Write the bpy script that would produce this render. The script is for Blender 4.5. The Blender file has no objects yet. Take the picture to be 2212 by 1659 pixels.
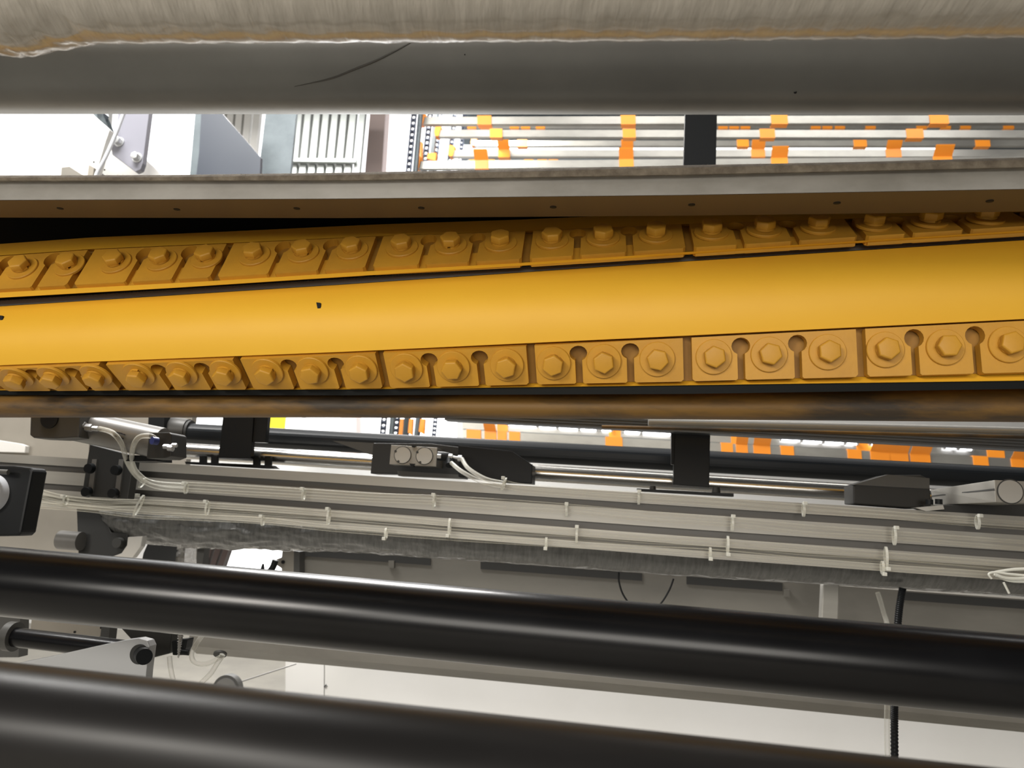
import bpy, bmesh, math, random
from mathutils import Vector, Matrix, Quaternion, noise
from mathutils.geometry import tessellate_polygon
random.seed(7)
scene = bpy.context.scene
C = scene.collection
V3 = Vector

# ------------------------------------------------------------------ camera
F = 1700.0                      # focal length in pixels of the 2212 x 1659 frame
PITCH = math.radians(9.0)       # looking slightly up
ROLL = math.radians(3.65)
CAM = V3((0, 0, 1.5))
A = 0.134                       # yaw of the machine against the view: its planes are Y = d - A*X
_rt = V3((1, 0, 0)); _up = V3((0, -math.sin(PITCH), math.cos(PITCH))); _fw = V3((0, math.cos(PITCH), math.sin(PITCH)))
CX = _rt * math.cos(ROLL) + _up * math.sin(ROLL)
CY = -_rt * math.sin(ROLL) + _up * math.cos(ROLL)
cam_data = bpy.data.cameras.new('camera')
cam = bpy.data.objects.new('camera', cam_data); C.objects.link(cam)
cam_data.sensor_width = 36.0
cam_data.lens = F / 2212.0 * 36.0
cam_data.clip_start = 0.01
cam_data.dof.use_dof = True
cam_data.dof.focus_distance = 1.15
cam_data.dof.aperture_fstop = 8.0
cam.matrix_world = Matrix(((CX.x, CY.x, -_fw.x, CAM.x), (CX.y, CY.y, -_fw.y, CAM.y), (CX.z, CY.z, -_fw.z, CAM.z), (0, 0, 0, 1)))
scene.camera = cam

# ------------------------------------------------------------------ world, lamps, exposure
world = bpy.data.worlds.new('hall_light'); scene.world = world
world.use_nodes = True
bg = world.node_tree.nodes['Background']
bg.inputs['Color'].default_value = (0.96, 0.98, 1.0, 1)
bg.inputs['Strength'].default_value = 0.07
scene.view_settings.view_transform = 'Standard'
scene.view_settings.look = 'None'
scene.view_settings.exposure = 0.0
scene.view_settings.gamma = 1.0
scene.view_settings.use_curve_mapping = False

def area(name, loc, target, sx, sy, power, col):
    l = bpy.data.lights.new(name, 'AREA'); l.shape = 'RECTANGLE'; l.size = sx; l.size_y = sy; l.energy = power; l.color = col
    o = bpy.data.objects.new(name, l); C.objects.link(o); o.location = loc
    o.rotation_euler = (V3(target) - V3(loc)).to_track_quat('-Z', 'Y').to_euler()
    return o
# unseen area lights added for their effect, no fixtures modelled
area('front_fill_light', (-0.6, -4.2, 2.0), (0.3, 1.0, 1.65), 3.4, 2.0, 160, (1.0, 0.95, 0.87))  # unseen front fill for the drum and channel face
area('left_glint_light', (-3.5, -3.8, 3.0), (0.0, 1.0, 1.5), 1.2, 1.0, 130, (1.0, 0.95, 0.87))  # unseen source set for the roller highlights at left
area('rear_frame_fill', (-1.7, 1.6, 4.3), (-1.1, 3.0, 1.2), 2.0, 0.5, 180, (1.0, 0.98, 0.95))  # added to whiten the side frame and cabinet
area('conveyor_fill', (1.4, 2.6, 4.4), (1.2, 4.6, 2.0), 3.0, 0.6, 30, (1.0, 0.98, 0.95))  # added to brighten the carrier bars
area('floor_fill', (-1.2, 4.6, 4.6), (-1.0, 5.0, 0.0), 2.0, 0.8, 340, (1.0, 0.98, 0.95))  # added to brighten the floor patch behind

# ------------------------------------------------------------------ pixel -> place
def ray(px, py):
    u = (px - 1106.0) / F; v = (829.5 - py) / F
    return CX * u + CY * v + _fw
def P(px, py, d, a=A):
    r = ray(px, py)
    return CAM + r * (d / (r.y + a * r.x))
def solveX(X, yfun, d, a=A):
    """point of the machine plane d whose world X is X, on the image curve yfun"""
    px = 1106 + F * X / d
    for _ in range(7):
        p = P(px, yfun(px), d, a)
        px += (X - p.x) * F / d
    return P(px, yfun(px), d, a)
MD = V3((1, -A, 0)).normalized()      # along the machine
NA = V3((A, 1, 0)).normalized()       # away from the viewer
UZ = V3((0, 0, 1))
def PX(n, d): return n * d / F        # pixels to metres at depth d

# ------------------------------------------------------------------ materials
MATS = {}
def mat(name, col, rough=0.5, metal=0.0, var=None, bump=None, coat=0.0, stretch=(1, 1, 1), emit=None, alpha=None, trans=0.0, spec=0.5, ior=1.45, rvar=0.0):
    m = bpy.data.materials.new(name); m.use_nodes = True
    nt = m.node_tree; b = nt.nodes['Principled BSDF']
    b.inputs['Base Color'].default_value = (*col, 1)
    b.inputs['Roughness'].default_value = rough
    b.inputs['Metallic'].default_value = metal
    b.inputs['Coat Weight'].default_value = coat
    b.inputs['Specular IOR Level'].default_value = spec
    b.inputs['IOR'].default_value = ior
    if trans: b.inputs['Transmission Weight'].default_value = trans
    if alpha is not None: b.inputs['Alpha'].default_value = alpha
    if emit:
        b.inputs['Emission Color'].default_value = (*emit[0], 1); b.inputs['Emission Strength'].default_value = emit[1]
    if var or bump or rvar:
        tc = nt.nodes.new('ShaderNodeTexCoord'); mp = nt.nodes.new('ShaderNodeMapping')
        mp.inputs['Scale'].default_value = stretch
        nt.links.new(tc.outputs['Object'], mp.inputs['Vector'])
    if var:
        sc, col2, lo, hi = var
        n = nt.nodes.new('ShaderNodeTexNoise'); n.inputs['Scale'].default_value = sc; n.inputs['Detail'].default_value = 8; n.inputs['Roughness'].default_value = 0.62
        r = nt.nodes.new('ShaderNodeValToRGB')
        r.color_ramp.elements[0].position = lo; r.color_ramp.elements[1].position = hi
        r.color_ramp.elements[0].color = (*col, 1); r.color_ramp.elements[1].color = (*col2, 1)
        nt.links.new(mp.outputs['Vector'], n.inputs['Vector']); nt.links.new(n.outputs['Fac'], r.inputs['Fac'])
        nt.links.new(r.outputs['Color'], b.inputs['Base Color'])
        if rvar:
            mr = nt.nodes.new('ShaderNodeMapRange'); mr.inputs['To Min'].default_value = max(0.02, rough - rvar); mr.inputs['To Max'].default_value = rough + rvar
            nt.links.new(n.outputs['Fac'], mr.inputs['Value']); nt.links.new(mr.outputs['Result'], b.inputs['Roughness'])
    if bump:
        sc, st, dist = bump
        n2 = nt.nodes.new('ShaderNodeTexNoise'); n2.inputs['Scale'].default_value = sc; n2.inputs['Detail'].default_value = 5
        bp = nt.nodes.new('ShaderNodeBump'); bp.inputs['Strength'].default_value = st; bp.inputs['Distance'].default_value = dist
        nt.links.new(mp.outputs['Vector'], n2.inputs['Vector']); nt.links.new(n2.outputs['Fac'], bp.inputs['Height']); nt.links.new(bp.outputs['Normal'], b.inputs['Normal'])
    MATS[name] = m
    return m
mat('yellow_paint', (0.82, 0.46, 0.03), 0.55, var=(3.0, (0.77, 0.41, 0.026), 0.35, 0.75), bump=(260, 0.10, 0.0006))
mat('seat_shade', (0.34, 0.165, 0.02), 0.6, var=(9.0, (0.22, 0.11, 0.02), 0.4, 0.7))  # shade inside the keyhole slots put into a darker seat colour
mat('yellow_cast', (0.58, 0.29, 0.026), 0.5, var=(9.0, (0.44, 0.215, 0.025), 0.4, 0.75), bump=(180, 0.22, 0.0008))
mat('yellow_grimy', (0.19, 0.10, 0.022), 0.6, var=(11.0, (0.045, 0.032, 0.02), 0.40, 0.58), bump=(120, 0.3, 0.001), stretch=(0.35, 1, 1.6))
mat('gap_black', (0.004, 0.005, 0.005), 0.6, spec=0.2)
mat('blade_steel', (0.07, 0.075, 0.075), 0.35, 0.6)
mat('underside_shade', (0.11, 0.085, 0.062), 0.5, 0.2)  # shade of the channel underside held as colour
mat('channel_paint', (0.68, 0.66, 0.62), 0.45, var=(7, (0.40, 0.38, 0.34), 0.4, 0.7), bump=(90, 0.15, 0.0008), stretch=(0.5, 1, 1))
mat('felt_dust', (0.24, 0.20, 0.155), 0.95, var=(60, (0.42, 0.36, 0.28), 0.4, 0.7), bump=(300, 0.8, 0.002))
mat('grey_roller', (0.22, 0.222, 0.215), 0.36, 0.55, var=(4, (0.18, 0.182, 0.178), 0.4, 0.7), bump=(40, 0.03, 0.001))
mat('black_roller', (0.004, 0.004, 0.0045), 0.25, var=(14, (0.007, 0.007, 0.008), 0.4, 0.7), rvar=0.05, spec=0.45, stretch=(0.3, 1, 1))
mat('film_beige', (0.47, 0.43, 0.37), 0.25, var=(18, (0.36, 0.33, 0.28), 0.35, 0.7), bump=(60, 0.6, 0.0016), coat=0.6, stretch=(6, 0.9, 0.9))
mat('film_grey', (0.14, 0.14, 0.135), 0.25, var=(22, (0.075, 0.075, 0.072), 0.35, 0.7), bump=(34, 0.8, 0.003), coat=0.7, stretch=(5, 0.9, 0.9))
mat('film_loose', (0.45, 0.44, 0.42), 0.18, bump=(45, 1.0, 0.006), coat=0.8, alpha=0.6)
mat('clear_tube', (0.60, 0.57, 0.46), 0.3, alpha=0.15)
mat('clear_hose', (0.66, 0.65, 0.58), 0.25, alpha=0.34)
mat('tie_white', (0.70, 0.70, 0.64), 0.4, alpha=0.7)
mat('near_roller', (0.013, 0.012, 0.0115), 0.36, var=(14, (0.018, 0.0165, 0.016), 0.4, 0.7), rvar=0.05, spec=0.4, stretch=(0.3, 1, 1))
mat('aluminium', (0.33, 0.318, 0.288), 0.42, 0.3, var=(5, (0.26, 0.25, 0.225), 0.4, 0.7), stretch=(0.15, 1, 3))
mat('groove_dark', (0.11, 0.105, 0.098), 0.5, 0.3)
mat('chrome', (0.62, 0.60, 0.56), 0.24, 1.0)
mat('steel', (0.45, 0.44, 0.41), 0.42, 0.5, var=(8, (0.42, 0.41, 0.39), 0.4, 0.7), stretch=(0.1, 1, 3))
mat('stainless', (0.40, 0.39, 0.355), 0.3, 0.5, var=(2.2, (0.27, 0.262, 0.24), 0.4, 0.65), stretch=(0.8, 1, 2))
mat('zinc', (0.62, 0.63, 0.64), 0.35, 0.6)
mat('dark_bracket', (0.034, 0.034, 0.033), 0.45, spec=0.25)
mat('dark_paint', (0.008, 0.009, 0.010), 0.45, spec=0.25)
mat('dark_tube', (0.014, 0.016, 0.018), 0.35, spec=0.25)
mat('grey_extrusion', (0.10, 0.105, 0.11), 0.4, 0.2)
mat('gunmetal', (0.075, 0.073, 0.068), 0.45, 0.1)
mat('lever_grey', (0.40, 0.405, 0.41), 0.45)
mat('cylinder_grey', (0.20, 0.195, 0.185), 0.38, 0.3, var=(6, (0.16, 0.155, 0.147), 0.4, 0.7))
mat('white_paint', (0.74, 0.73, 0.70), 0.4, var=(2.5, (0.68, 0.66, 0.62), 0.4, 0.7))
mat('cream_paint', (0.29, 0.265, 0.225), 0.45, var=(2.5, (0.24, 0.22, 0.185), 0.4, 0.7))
mat('lilac_plate', (0.21, 0.21, 0.245), 0.4)
mat('slate_plate', (0.036, 0.044, 0.06), 0.45)
mat('galvanised', (0.12, 0.142, 0.153), 0.5, 0.3, var=(9, (0.092, 0.11, 0.12), 0.4, 0.65))
mat('cladding', (0.25, 0.265, 0.255), 0.5, 0.1)
mat('beam_paint', (0.22, 0.207, 0.18), 0.5, var=(6, (0.16, 0.15, 0.13), 0.4, 0.7), stretch=(0.3, 1, 1))
mat('slot_dark', (0.045, 0.045, 0.043), 0.6)
mat('orange_plastic', (1.0, 0.33, 0.03), 0.35)
mat('chain_black', (0.02, 0.025, 0.04), 0.4, 0.5)
mat('blue_plastic', (0.03, 0.04, 0.16), 0.4)
mat('white_plastic', (0.60, 0.62, 0.66), 0.4)
mat('brown_stripe', (0.07, 0.05, 0.045), 0.5)
mat('yellow_sign', (0.85, 0.72, 0.02), 0.5)
mat('wall_paint', (0.80, 0.79, 0.77), 0.7, var=(1.2, (0.74, 0.73, 0.70), 0.4, 0.7))
mat('pink_wall', (0.74, 0.60, 0.57), 0.7)
mat('concrete', (0.34, 0.32, 0.28), 0.7, var=(3, (0.28, 0.265, 0.235), 0.4, 0.7), bump=(40, 0.2, 0.002))
mat('daylight', (0.9, 0.9, 0.9), 0.4, emit=((0.97, 0.985, 1.0), 2.2))
mat('led', (0.95, 0.95, 1.0), 0.4, emit=((0.90, 0.92, 1.0), 9.0))
mat('ink', (0.03, 0.03, 0.035), 0.6)
mat('black_hole', (0.004, 0.004, 0.004), 0.8)

def clear_plastic(name, col, lo, hi):
    # clear plastic tube: the wall shows most where it is seen edge-on
    m = MATS[name]; nt = m.node_tree; b = nt.nodes['Principled BSDF']
    lw_ = nt.nodes.new('ShaderNodeLayerWeight'); lw_.inputs['Blend'].default_value = 0.45
    mr = nt.nodes.new('ShaderNodeMapRange'); mr.inputs['To Min'].default_value = lo; mr.inputs['To Max'].default_value = hi
    nt.links.new(lw_.outputs['Facing'], mr.inputs['Value']); nt.links.new(mr.outputs['Result'], b.inputs['Alpha'])
clear_plastic('clear_tube', None, 0.03, 0.42)
clear_plastic('clear_hose', None, 0.12, 0.75)

# ------------------------------------------------------------------ mesh building
W = {}                                   # world position of every object's origin
class MB:
    def __init__(s): s.v = []; s.f = []
    def add(s, vs, fs):
        k = len(s.v); s.v += [V3(p) for p in vs]; s.f += [tuple(i + k for i in f) for f in fs]; return s
    def box(s, o, ax, ay, az):
        """o: corner; ax, ay, az: full edge vectors"""
        o = V3(o); vs = [o, o + ax, o + ax + ay, o + ay, o + az, o + ax + az, o + ax + ay + az, o + ay + az]
        return s.add(vs, [(0, 3, 2, 1), (4, 5, 6, 7), (0, 1, 5, 4), (1, 2, 6, 5), (2, 3, 7, 6), (3, 0, 4, 7)])
    def cbox(s, c, ax, ay, az): return s.box(V3(c) - (ax + ay + az) / 2, ax, ay, az)
    def prism(s, pts, t):
        pts = [V3(p) for p in pts]; n = len(pts)
        return s.add(pts + [p + t for p in pts], [tuple(range(n))[::-1], tuple(range(n, 2 * n))] + [(i, (i + 1) % n, n + (i + 1) % n, n + i) for i in range(n)])
    def tube(s, path, r, seg=10, cap=True, flat=1.0, up=None):
        path = [V3(p) for p in path]; n = len(path); rings = []; prev = None
        for i, p in enumerate(path):
            t = (path[min(i + 1, n - 1)] - path[max(i - 1, 0)]).normalized()
            ref = prev if prev is not None else (up or (UZ if abs(t.z) < 0.9 else V3((0, 1, 0))))
            b = (ref - t * ref.dot(t)).normalized(); prev = b; c = t.cross(b)
            rr = r[i] if isinstance(r, (list, tuple)) else r
            rings.append([p + (b * math.sin(2 * math.pi * k / seg) + c * math.cos(2 * math.pi * k / seg) * flat) * rr for k in range(seg)])
        vs = [q for R in rings for q in R]; fs = []
        for i in range(n - 1):
            for k in range(seg):
                a0 = i * seg + k; a1 = i * seg + (k + 1) % seg
                fs.append((a0, a1, a1 + seg, a0 + seg))
        if cap: fs += [tuple(range(seg))[::-1], tuple((n - 1) * seg + k for k in range(seg))]
        return s.add(vs, fs)
    def sweep(s, p0, p1, prof, ny=None, nz=None, rev=False):
        """closed profile [(away, up)] in metres swept from p0 to p1"""
        p0 = V3(p0); p1 = V3(p1); t = (p1 - p0).normalized()
        ny = (ny or NA); ny = (ny - t * ny.dot(t)).normalized(); nz = ny.cross(t) * -1
        if nz.z < 0: nz = -nz
        n = len(prof)
        vs = [p0 + ny * a + nz * b for a, b in prof] + [p1 + ny * a + nz * b for a, b in prof]
        return s.add(vs, [tuple(range(n)), tuple(range(n, 2 * n))[::-1]] + [(i, i + n, (i + 1) % n + n, (i + 1) % n) for i in range(n)])
    def grid(s, rows, closed=False):
        n = len(rows[0]); vs = [p for r in rows for p in r]; fs = []
        for i in range(len(rows) - 1):
            for k in range(n if closed else n - 1):
                a0 = i * n + k; a1 = i * n + (k + 1) % n
                fs.append((a0, a1, a1 + n, a0 + n))
        if closed: fs += [tuple(range(n))[::-1], tuple((len(rows) - 1) * n + k for k in range(n))]
        return s.add(vs, fs)
    def build(s, name, m, parent=None, smooth=None, bevel=0.0):
        lo = [min(p[i] for p in s.v) for i in range(3)]; hi = [max(p[i] for p in s.v) for i in range(3)]
        c = V3(((lo[0] + hi[0]) / 2, (lo[1] + hi[1]) / 2, lo[2]))
        me = bpy.data.meshes.new(name); me.from_pydata([tuple(p - c) for p in s.v], [], s.f); me.update()
        bm = bmesh.new(); bm.from_mesh(me); bmesh.ops.recalc_face_normals(bm, faces=bm.faces)
        if bevel: bmesh.ops.bevel(bm, geom=[e for e in bm.edges if len(e.link_faces) == 2 and e.calc_face_angle(0) > 0.6], offset=bevel, segments=2, affect='EDGES', profile=0.6)
        bm.to_mesh(me); bm.free()
        if smooth is not None:
            me.polygons.foreach_set('use_smooth', [True] * len(me.polygons)); me.set_sharp_from_angle(angle=math.radians(smooth))
        me.materials.append(MATS[m])
        o = bpy.data.objects.new(name, me); C.objects.link(o)
        put(o, c, parent)
        return o
def put(o, c, parent=None):
    W[o.name] = V3(c)
    if parent is not None:
        o.parent = parent; o.location = V3(c) - W[parent.name]
    else: o.location = c
def tag(o, label, cat, group=None, kind=None):
    if label: o['label'] = label
    if cat: o['category'] = cat
    if group: o['group'] = group
    if kind: o['kind'] = kind
    return o
def thing(name, loc, label, cat, group=None):
    o = bpy.data.objects.new(name, None); C.objects.link(o); o.empty_display_size = 0.02
    W[o.name] = V3(loc); o.location = loc
    return tag(o, label, cat, group)
def struct(o): o['kind'] = 'structure'; return o
def slab(poly, d, t, a=A): return MB().prism([P(x, y, d, a) for x, y in poly], NA * t)
def arc(cx, cy, rx, ry, a0, a1, n): return [(cx + rx * math.cos(math.radians(a0 + (a1 - a0) * i / n)), cy + ry * math.sin(math.radians(a0 + (a1 - a0) * i / n))) for i in range(n + 1)]
def smooth_path(pts, n=8):
    pts = [V3(p) for p in pts]; out = []
    for i in range(len(pts) - 1):
        p0 = pts[max(i - 1, 0)]; p1 = pts[i]; p2 = pts[i + 1]; p3 = pts[min(i + 2, len(pts) - 1)]
        for k in range(n):
            t = k / n
            out.append(0.5 * ((2 * p1) + (p2 - p0) * t + (2 * p0 - 5 * p1 + 4 * p2 - p3) * t * t + (3 * p1 - p0 - 3 * p2 + p3) * t ** 3))
    return out + [pts[-1]]
def curve(*kv):
    kv = sorted(kv)
    def f(x):
        if x <= kv[0][0]: a, b = kv[0], kv[1]
        elif x >= kv[-1][0]: a, b = kv[-2], kv[-1]
        else:
            for a, b in zip(kv, kv[1:]):
                if a[0] <= x <= b[0]: break
        return a[1] + (b[1] - a[1]) * (x - a[0]) / (b[0] - a[0])
    return f
def disc(c, axis, r, h, seg=24, r2=None):
    axis = V3(axis).normalized(); b = axis.orthogonal().normalized(); e = axis.cross(b); r2 = r if r2 is None else r2
    lo = [V3(c) + (b * math.cos(2 * math.pi * k / seg) + e * math.sin(2 * math.pi * k / seg)) * r for k in range(seg)]
    hi = [V3(c) + axis * h + (b * math.cos(2 * math.pi * k / seg) + e * math.sin(2 * math.pi * k / seg)) * r2 for k in range(seg)]
    m = MB(); m.add(lo + hi, [tuple(range(seg)), tuple(range(seg, 2 * seg))] + [(k, (k + 1) % seg, seg + (k + 1) % seg, seg + k) for k in range(seg)])
    return m
def merge(*ms):
    o = MB()
    for m in ms: o.add(m.v, m.f)
    return o
ORD = ['first', 'second', 'third', 'fourth', 'fifth', 'sixth', 'seventh', 'eighth', 'ninth', 'tenth', 'eleventh', 'twelfth']

# ================================================================== THE SETTING
fl = MB().box(V3((-9, -6, -0.1)), V3((18, 0, 0)), V3((0, 15, 0)), V3((0, 0, 0.1))).build('floor', 'concrete'); struct(fl)
wb = MB().box(V3((-9, 8.6, 0)), V3((18, 0, 0)), V3((0, 0.2, 0)), V3((0, 0, 6))).build('wall_back', 'wall_paint'); struct(wb)
def window(name, poly, d, bars=()):
    o = slab(poly, d, 0.03, 0).build(name, 'daylight'); struct(o)
    return o
window('window_1', [(250, 150), (590, 150), (590, 460), (230, 460)], 7.6)
window('window_2', [(745, 120), (1000, 120), (985, 980), (640, 980), (660, 905), (740, 400)], 7.8)
window('window_3', [(420, 880), (650, 880), (650, 960), (420, 960)], 7.2)
window('window_4', [(430, 1150), (640, 1150), (640, 1270), (430, 1270)], 5.4)
window('window_5', [(1000, 313), (2050, 313), (2050, 327), (1000, 327)], 7.9)
struct(slab([(990, 200), (2900, 200), (2900, 420), (990, 420)], 8.05, 0.05, 0).build('wall_rear_cladding', 'galvanised'))
struct(slab([(806, 160), (838, 160), (822, 420), (784, 420)], 7.4, 0.15, 0).build('trim_1', 'pink_wall'))
struct(slab([(735, 880), (770, 880), (770, 990), (735, 990)], 7.4, 0.15, 0).build('trim_2', 'pink_wall'))

# corrugated cladding with a rail, seen beyond the grey column
cl = thing('cladding_panel', P(690, 430, 6.0, 0), 'pale ribbed metal wall cladding beyond the grey column', 'cladding')
for k in range(9):
    x = 622 + k * 19.5 - 6
    slab([(x + 12, 160), (x + 25, 160), (x - 2, 430), (x - 15, 430)], 6.0, 0.05, 0).build('rib', 'cladding', cl)
slab([(600, 160), (768, 160), (742, 430), (575, 430)], 6.05, 0.02, 0).build('backing_sheet', 'gunmetal', cl)
slab([(600, 341), (768, 343), (768, 350), (600, 348)], 5.94, 0.04, 0).build('rail', 'cladding', cl)
c2 = thing('cladding_panel', P(520, 430, 6.6, 0), 'narrow strip of ribbed wall cladding above the slate gusset', 'cladding')
for k in range(5):
    x = 470 + k * 19
    slab([(x + 10, 160), (x + 24, 160), (x - 2, 420), (x - 16, 420)], 6.6, 0.05, 0).build('rib', 'white_paint', c2)
slab([(478, 160), (556, 160), (530, 420), (440, 420)], 6.66, 0.02, 0).build('backing_sheet', 'cladding', c2)

# ================================================================== TOP ROLLERS
def roller(name, yl, yr, d, R, m, label, cat='roller', x0=-1000, x1=3300, seg=64, n=2, ends=None):
    """yl, yr: image y of the lower tangent (R>0 above it) at x = 0 and x = 2212"""
    f = lambda x: yl + (yr - yl) * x / 2212
    p0 = P(x0, f(x0), d); p1 = P(x1, f(x1), d)
    path = [p0.lerp(p1, i / n) for i in range(n + 1)]
    o = MB().tube(path, R, seg).build(name, m, None, 40)
    tag(o, label, cat)
    return o, p0, p1
# grey roller
Rg = 0.07; dg = 0.85
grey_roller, gr0, gr1 = roller('guide_roller', 106 + 16, 106 - 5, dg, Rg, 'grey_roller', 'thick smooth grey roller spanning the frame under the film-wrapped roller')
# pencil-like crease line on the grey roller
gax = (gr1 - gr0).normalized()
def on_roller(px, py, p0, ax, R, lift=0.0004):
    r = ray(px, py).normalized(); o = CAM - p0
    rp = r - ax * r.dot(ax); op = o - ax * o.dot(ax)
    a_ = rp.dot(rp); b_ = 2 * rp.dot(op); c_ = op.dot(op) - (R + lift) ** 2; D = b_ * b_ - 4 * a_ * c_
    t = (-b_ - math.sqrt(max(D, 0))) / (2 * a_)
    return CAM + r * t
pts = [(636, 187), (680, 178), (720, 168), (770, 148), (810, 132), (850, 112), (880, 96), (905, 82)]
MB().tube(smooth_path([on_roller(x, y, gr0, gax, Rg, 0.0001) for x, y in pts], 6), [0.0002 + 0.0011 * math.sin(math.pi * i / 42) for i in range(43)], 6).build('scratch', 'gunmetal', grey_roller)
for i, (x, y) in enumerate([(1718, 199), (1004, 118)]):
    c = on_roller(x, y, gr0, gax, Rg, -0.0005); disc(c, CAM - c, 0.0018 if i == 0 else 0.0008, 0.001, 7).build('fleck', 'black_hole', grey_roller)
# film-wrapped roller along the top edge: a lumpy sleeve
def film_sleeve(name, ybot, d, R, m, label, x0, x1, lump, step=9, seg=96, ridge=0.0004, end_lump=None, crinkle=lambda x: 0.0004 if x > 170 else 0.0016):
    rows = []; n = int((x1 - x0) / step); rnd = random.Random(3)
    ph = [rnd.uniform(0, 6.28) for _ in range(24)]
    for i in range(n + 1):
        px = x0 + (x1 - x0) * i / n
        L = lump(px)
        rr0 = R * (1 + L)
        yb = ybot(px); c = P(px, yb, d) + UZ * R
        ring = []
        for k in range(seg):
            th = 2 * math.pi * k / seg
            w = math.sin(th * 5 + px * 0.045 + ph[0]) * 0.5 + math.sin(th * 9 - px * 0.06 + ph[1]) * 0.35 + math.sin(px * 0.11 + th * 3 + ph[2]) * 0.4
            w += 0.5 * math.sin(px * 0.31 + th * 6 + ph[3]) * math.sin(px * 0.07 + ph[4])
            rr = rr0 + ridge * w * (1 + 6 * L)
            q_ = V3((px * 0.012, math.cos(th) * 2.2, math.sin(th) * 2.2))
            rr += crinkle(px) * (noise.noise(q_ * 2.1) + 0.6 * noise.noise(q_ * 5.3 + V3((3, 1, 2))))
            if end_lump: rr *= end_lump(px, th, rnd)
            ring.append(c + (NA * math.cos(th) + UZ * math.sin(th)) * rr)
        rows.append(ring)
    o = MB().grid(rows, True).build(name, m, None, 60)
    tag(o, label, 'roller')
    return o
film_sleeve('wrapped_roller', curve((0, 72), (740, 67), (1480, 61), (2212, 52)), 0.60, 0.062, 'film_beige', 'beige film-wrapped roller along the very top of the machine', -900, 3200,
            lambda x: 0.16 * max(0, min(1, (150 - x) / 140.0)) ** 1.2 if x < 150 else 0.0)

# ================================================================== CHANNEL
dch = 0.90
lip_t = curve((0, 379), (370, 378), (740, 373), (1106, 366), (1480, 357), (1850, 350), (2212, 340))
lip_b = curve((0, 390), (740, 389), (1480, 377), (2212, 361))
face_b = curve((0, 432), (740, 429), (1480, 421), (2212, 408))
und_b = curve((0, 470), (740, 471), (1480, 466), (2212, 457))
ch = thing('cross_channel', P(1106, 470, dch), 'grey steel channel with dusty lip crossing above the yellow drum', 'beam')
XS = [-1.3 + i * 0.02 for i in range(131)]
def loft(prof):
    """prof: list of (image curve, depth function of px) -> rows of points for stations XS"""
    rows = []
    for X in XS:
        row = []
        for yf, df in prof:
            d = df(1106 + F * X) if callable(df) else df
            row.append(solveX(X, yf, d))
        rows.append(row)
    return rows
def sh(f, k): return lambda x: f(x) + k
MB().grid(loft([(sh(lip_b, 1), dch), (face_b, dch - 0.004), (sh(face_b, -4), dch + 0.05), (sh(lip_b, 6), dch + 0.075)]), True).build('web', 'channel_paint', ch, 30)
MB().grid(loft([(sh(face_b, -3), dch - 0.002), (sh(face_b, 1), dch - 0.003), (und_b, dch + 0.072), (sh(und_b, -5), dch + 0.074)]), True).build('shaded_underside', 'underside_shade', ch, 30)  # channel underside: its shade is put into a darker colour
MB().grid(loft([(lip_t, dch - 0.006), (sh(lip_t, 5), dch - 0.016), (lip_b, dch - 0.014), (sh(lip_b, 3), dch + 0.002), (sh(lip_t, 6), dch + 0.07), (lip_t, dch + 0.06)]), True).build('lip', 'felt_dust', ch, 30)
for x, y in [(130, 449), (382, 451), (641, 449), (910, 448), (1195, 446), (1494, 441), (1808, 437), (2138, 433)]:
    yl0, yl1 = face_b(x), und_b(x); t = (y - yl0) / (yl1 - yl0)
    p = P(x, yl0, dch - 0.004).lerp(P(x, yl1, dch + 0.072), t)
    q0 = P(x, yl0, dch - 0.004); q1 = P(x, yl1, dch + 0.072); nn = (q1 - q0).cross(MD)
    if nn.z > 0: nn = -nn
    disc(p, nn, 0.0042, 0.0008, 14).build('screw', 'black_hole', ch)
MB().grid(loft([(sh(lip_t, 3), dch + 0.05), (sh(lip_t, 7), dch + 0.05), (sh(lip_t, 90), dch + 0.36), (sh(lip_t, 86), dch + 0.36)]), True).build('light_cover', 'channel_paint', ch)  # added, hidden behind the lip: keeps upper and rear light off the drum
# dust fuzz along the lip
fz = MB(); rnd = random.Random(5)
for i in range(1500):
    x = rnd.uniform(-150, 2350); p = P(x, lip_t(x) + rnd.uniform(0, 6), dch - 0.006 - rnd.random() * 0.008)
    dv = V3((rnd.uniform(-1, 1), rnd.uniform(-0.8, 0.3), rnd.uniform(0.0, 1.0))).normalized() * rnd.uniform(0.0008, 0.0026)
    s_ = V3((0.00018, 0, 0)); fz.add([p - s_, p + s_, p + dv], [(0, 1, 2)])
fo = fz.build('dust_fuzz', 'felt_dust', ch); fo['kind'] = 'stuff'

# ================================================================== YELLOW DRUM
dd = 1.0
U1 = curve((0, 556), (196, 542), (493, 529), (810, 514), (1131, 503), (1490, 487), (1845, 476), (2212, 462))
U2 = curve((0, 628), (480, 602), (800, 582), (1130, 564), (1480, 541), (1850, 517), (2212, 494))
G1 = curve((0, 643), (370, 622), (740, 598), (1110, 575), (1480, 550), (1850, 525), (2212, 503))
G2 = curve((0, 662), (740, 615), (1480, 565), (2212, 519))
B2 = curve((0, 789), (740, 760), (1480, 725), (2212, 689))
L2 = curve((0, 841), (520, 838), (825, 836), (1140, 829), (1470, 824), (1840, 815), (2212, 805))
K1 = curve((0, 844), (740, 842), (1480, 833), (2212, 823))
K2 = curve((0, 852), (740, 853), (1480, 850), (2212, 839))
dU1 = curve((0, dd + 0.050), (1106, dd + 0.060), (2212, dd + 0.066))
dU2 = lambda x: dd + 0.012
dB = lambda x: dd + 0.012
dL2 = curve((0, dd + 0.072), (600, dd + 0.060), (1140, dd + 0.044), (1600, dd + 0.027), (2212, dd + 0.017))
def mix(f, g, t): return lambda x: f(x) * (1 - t) + g(x) * t
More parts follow.
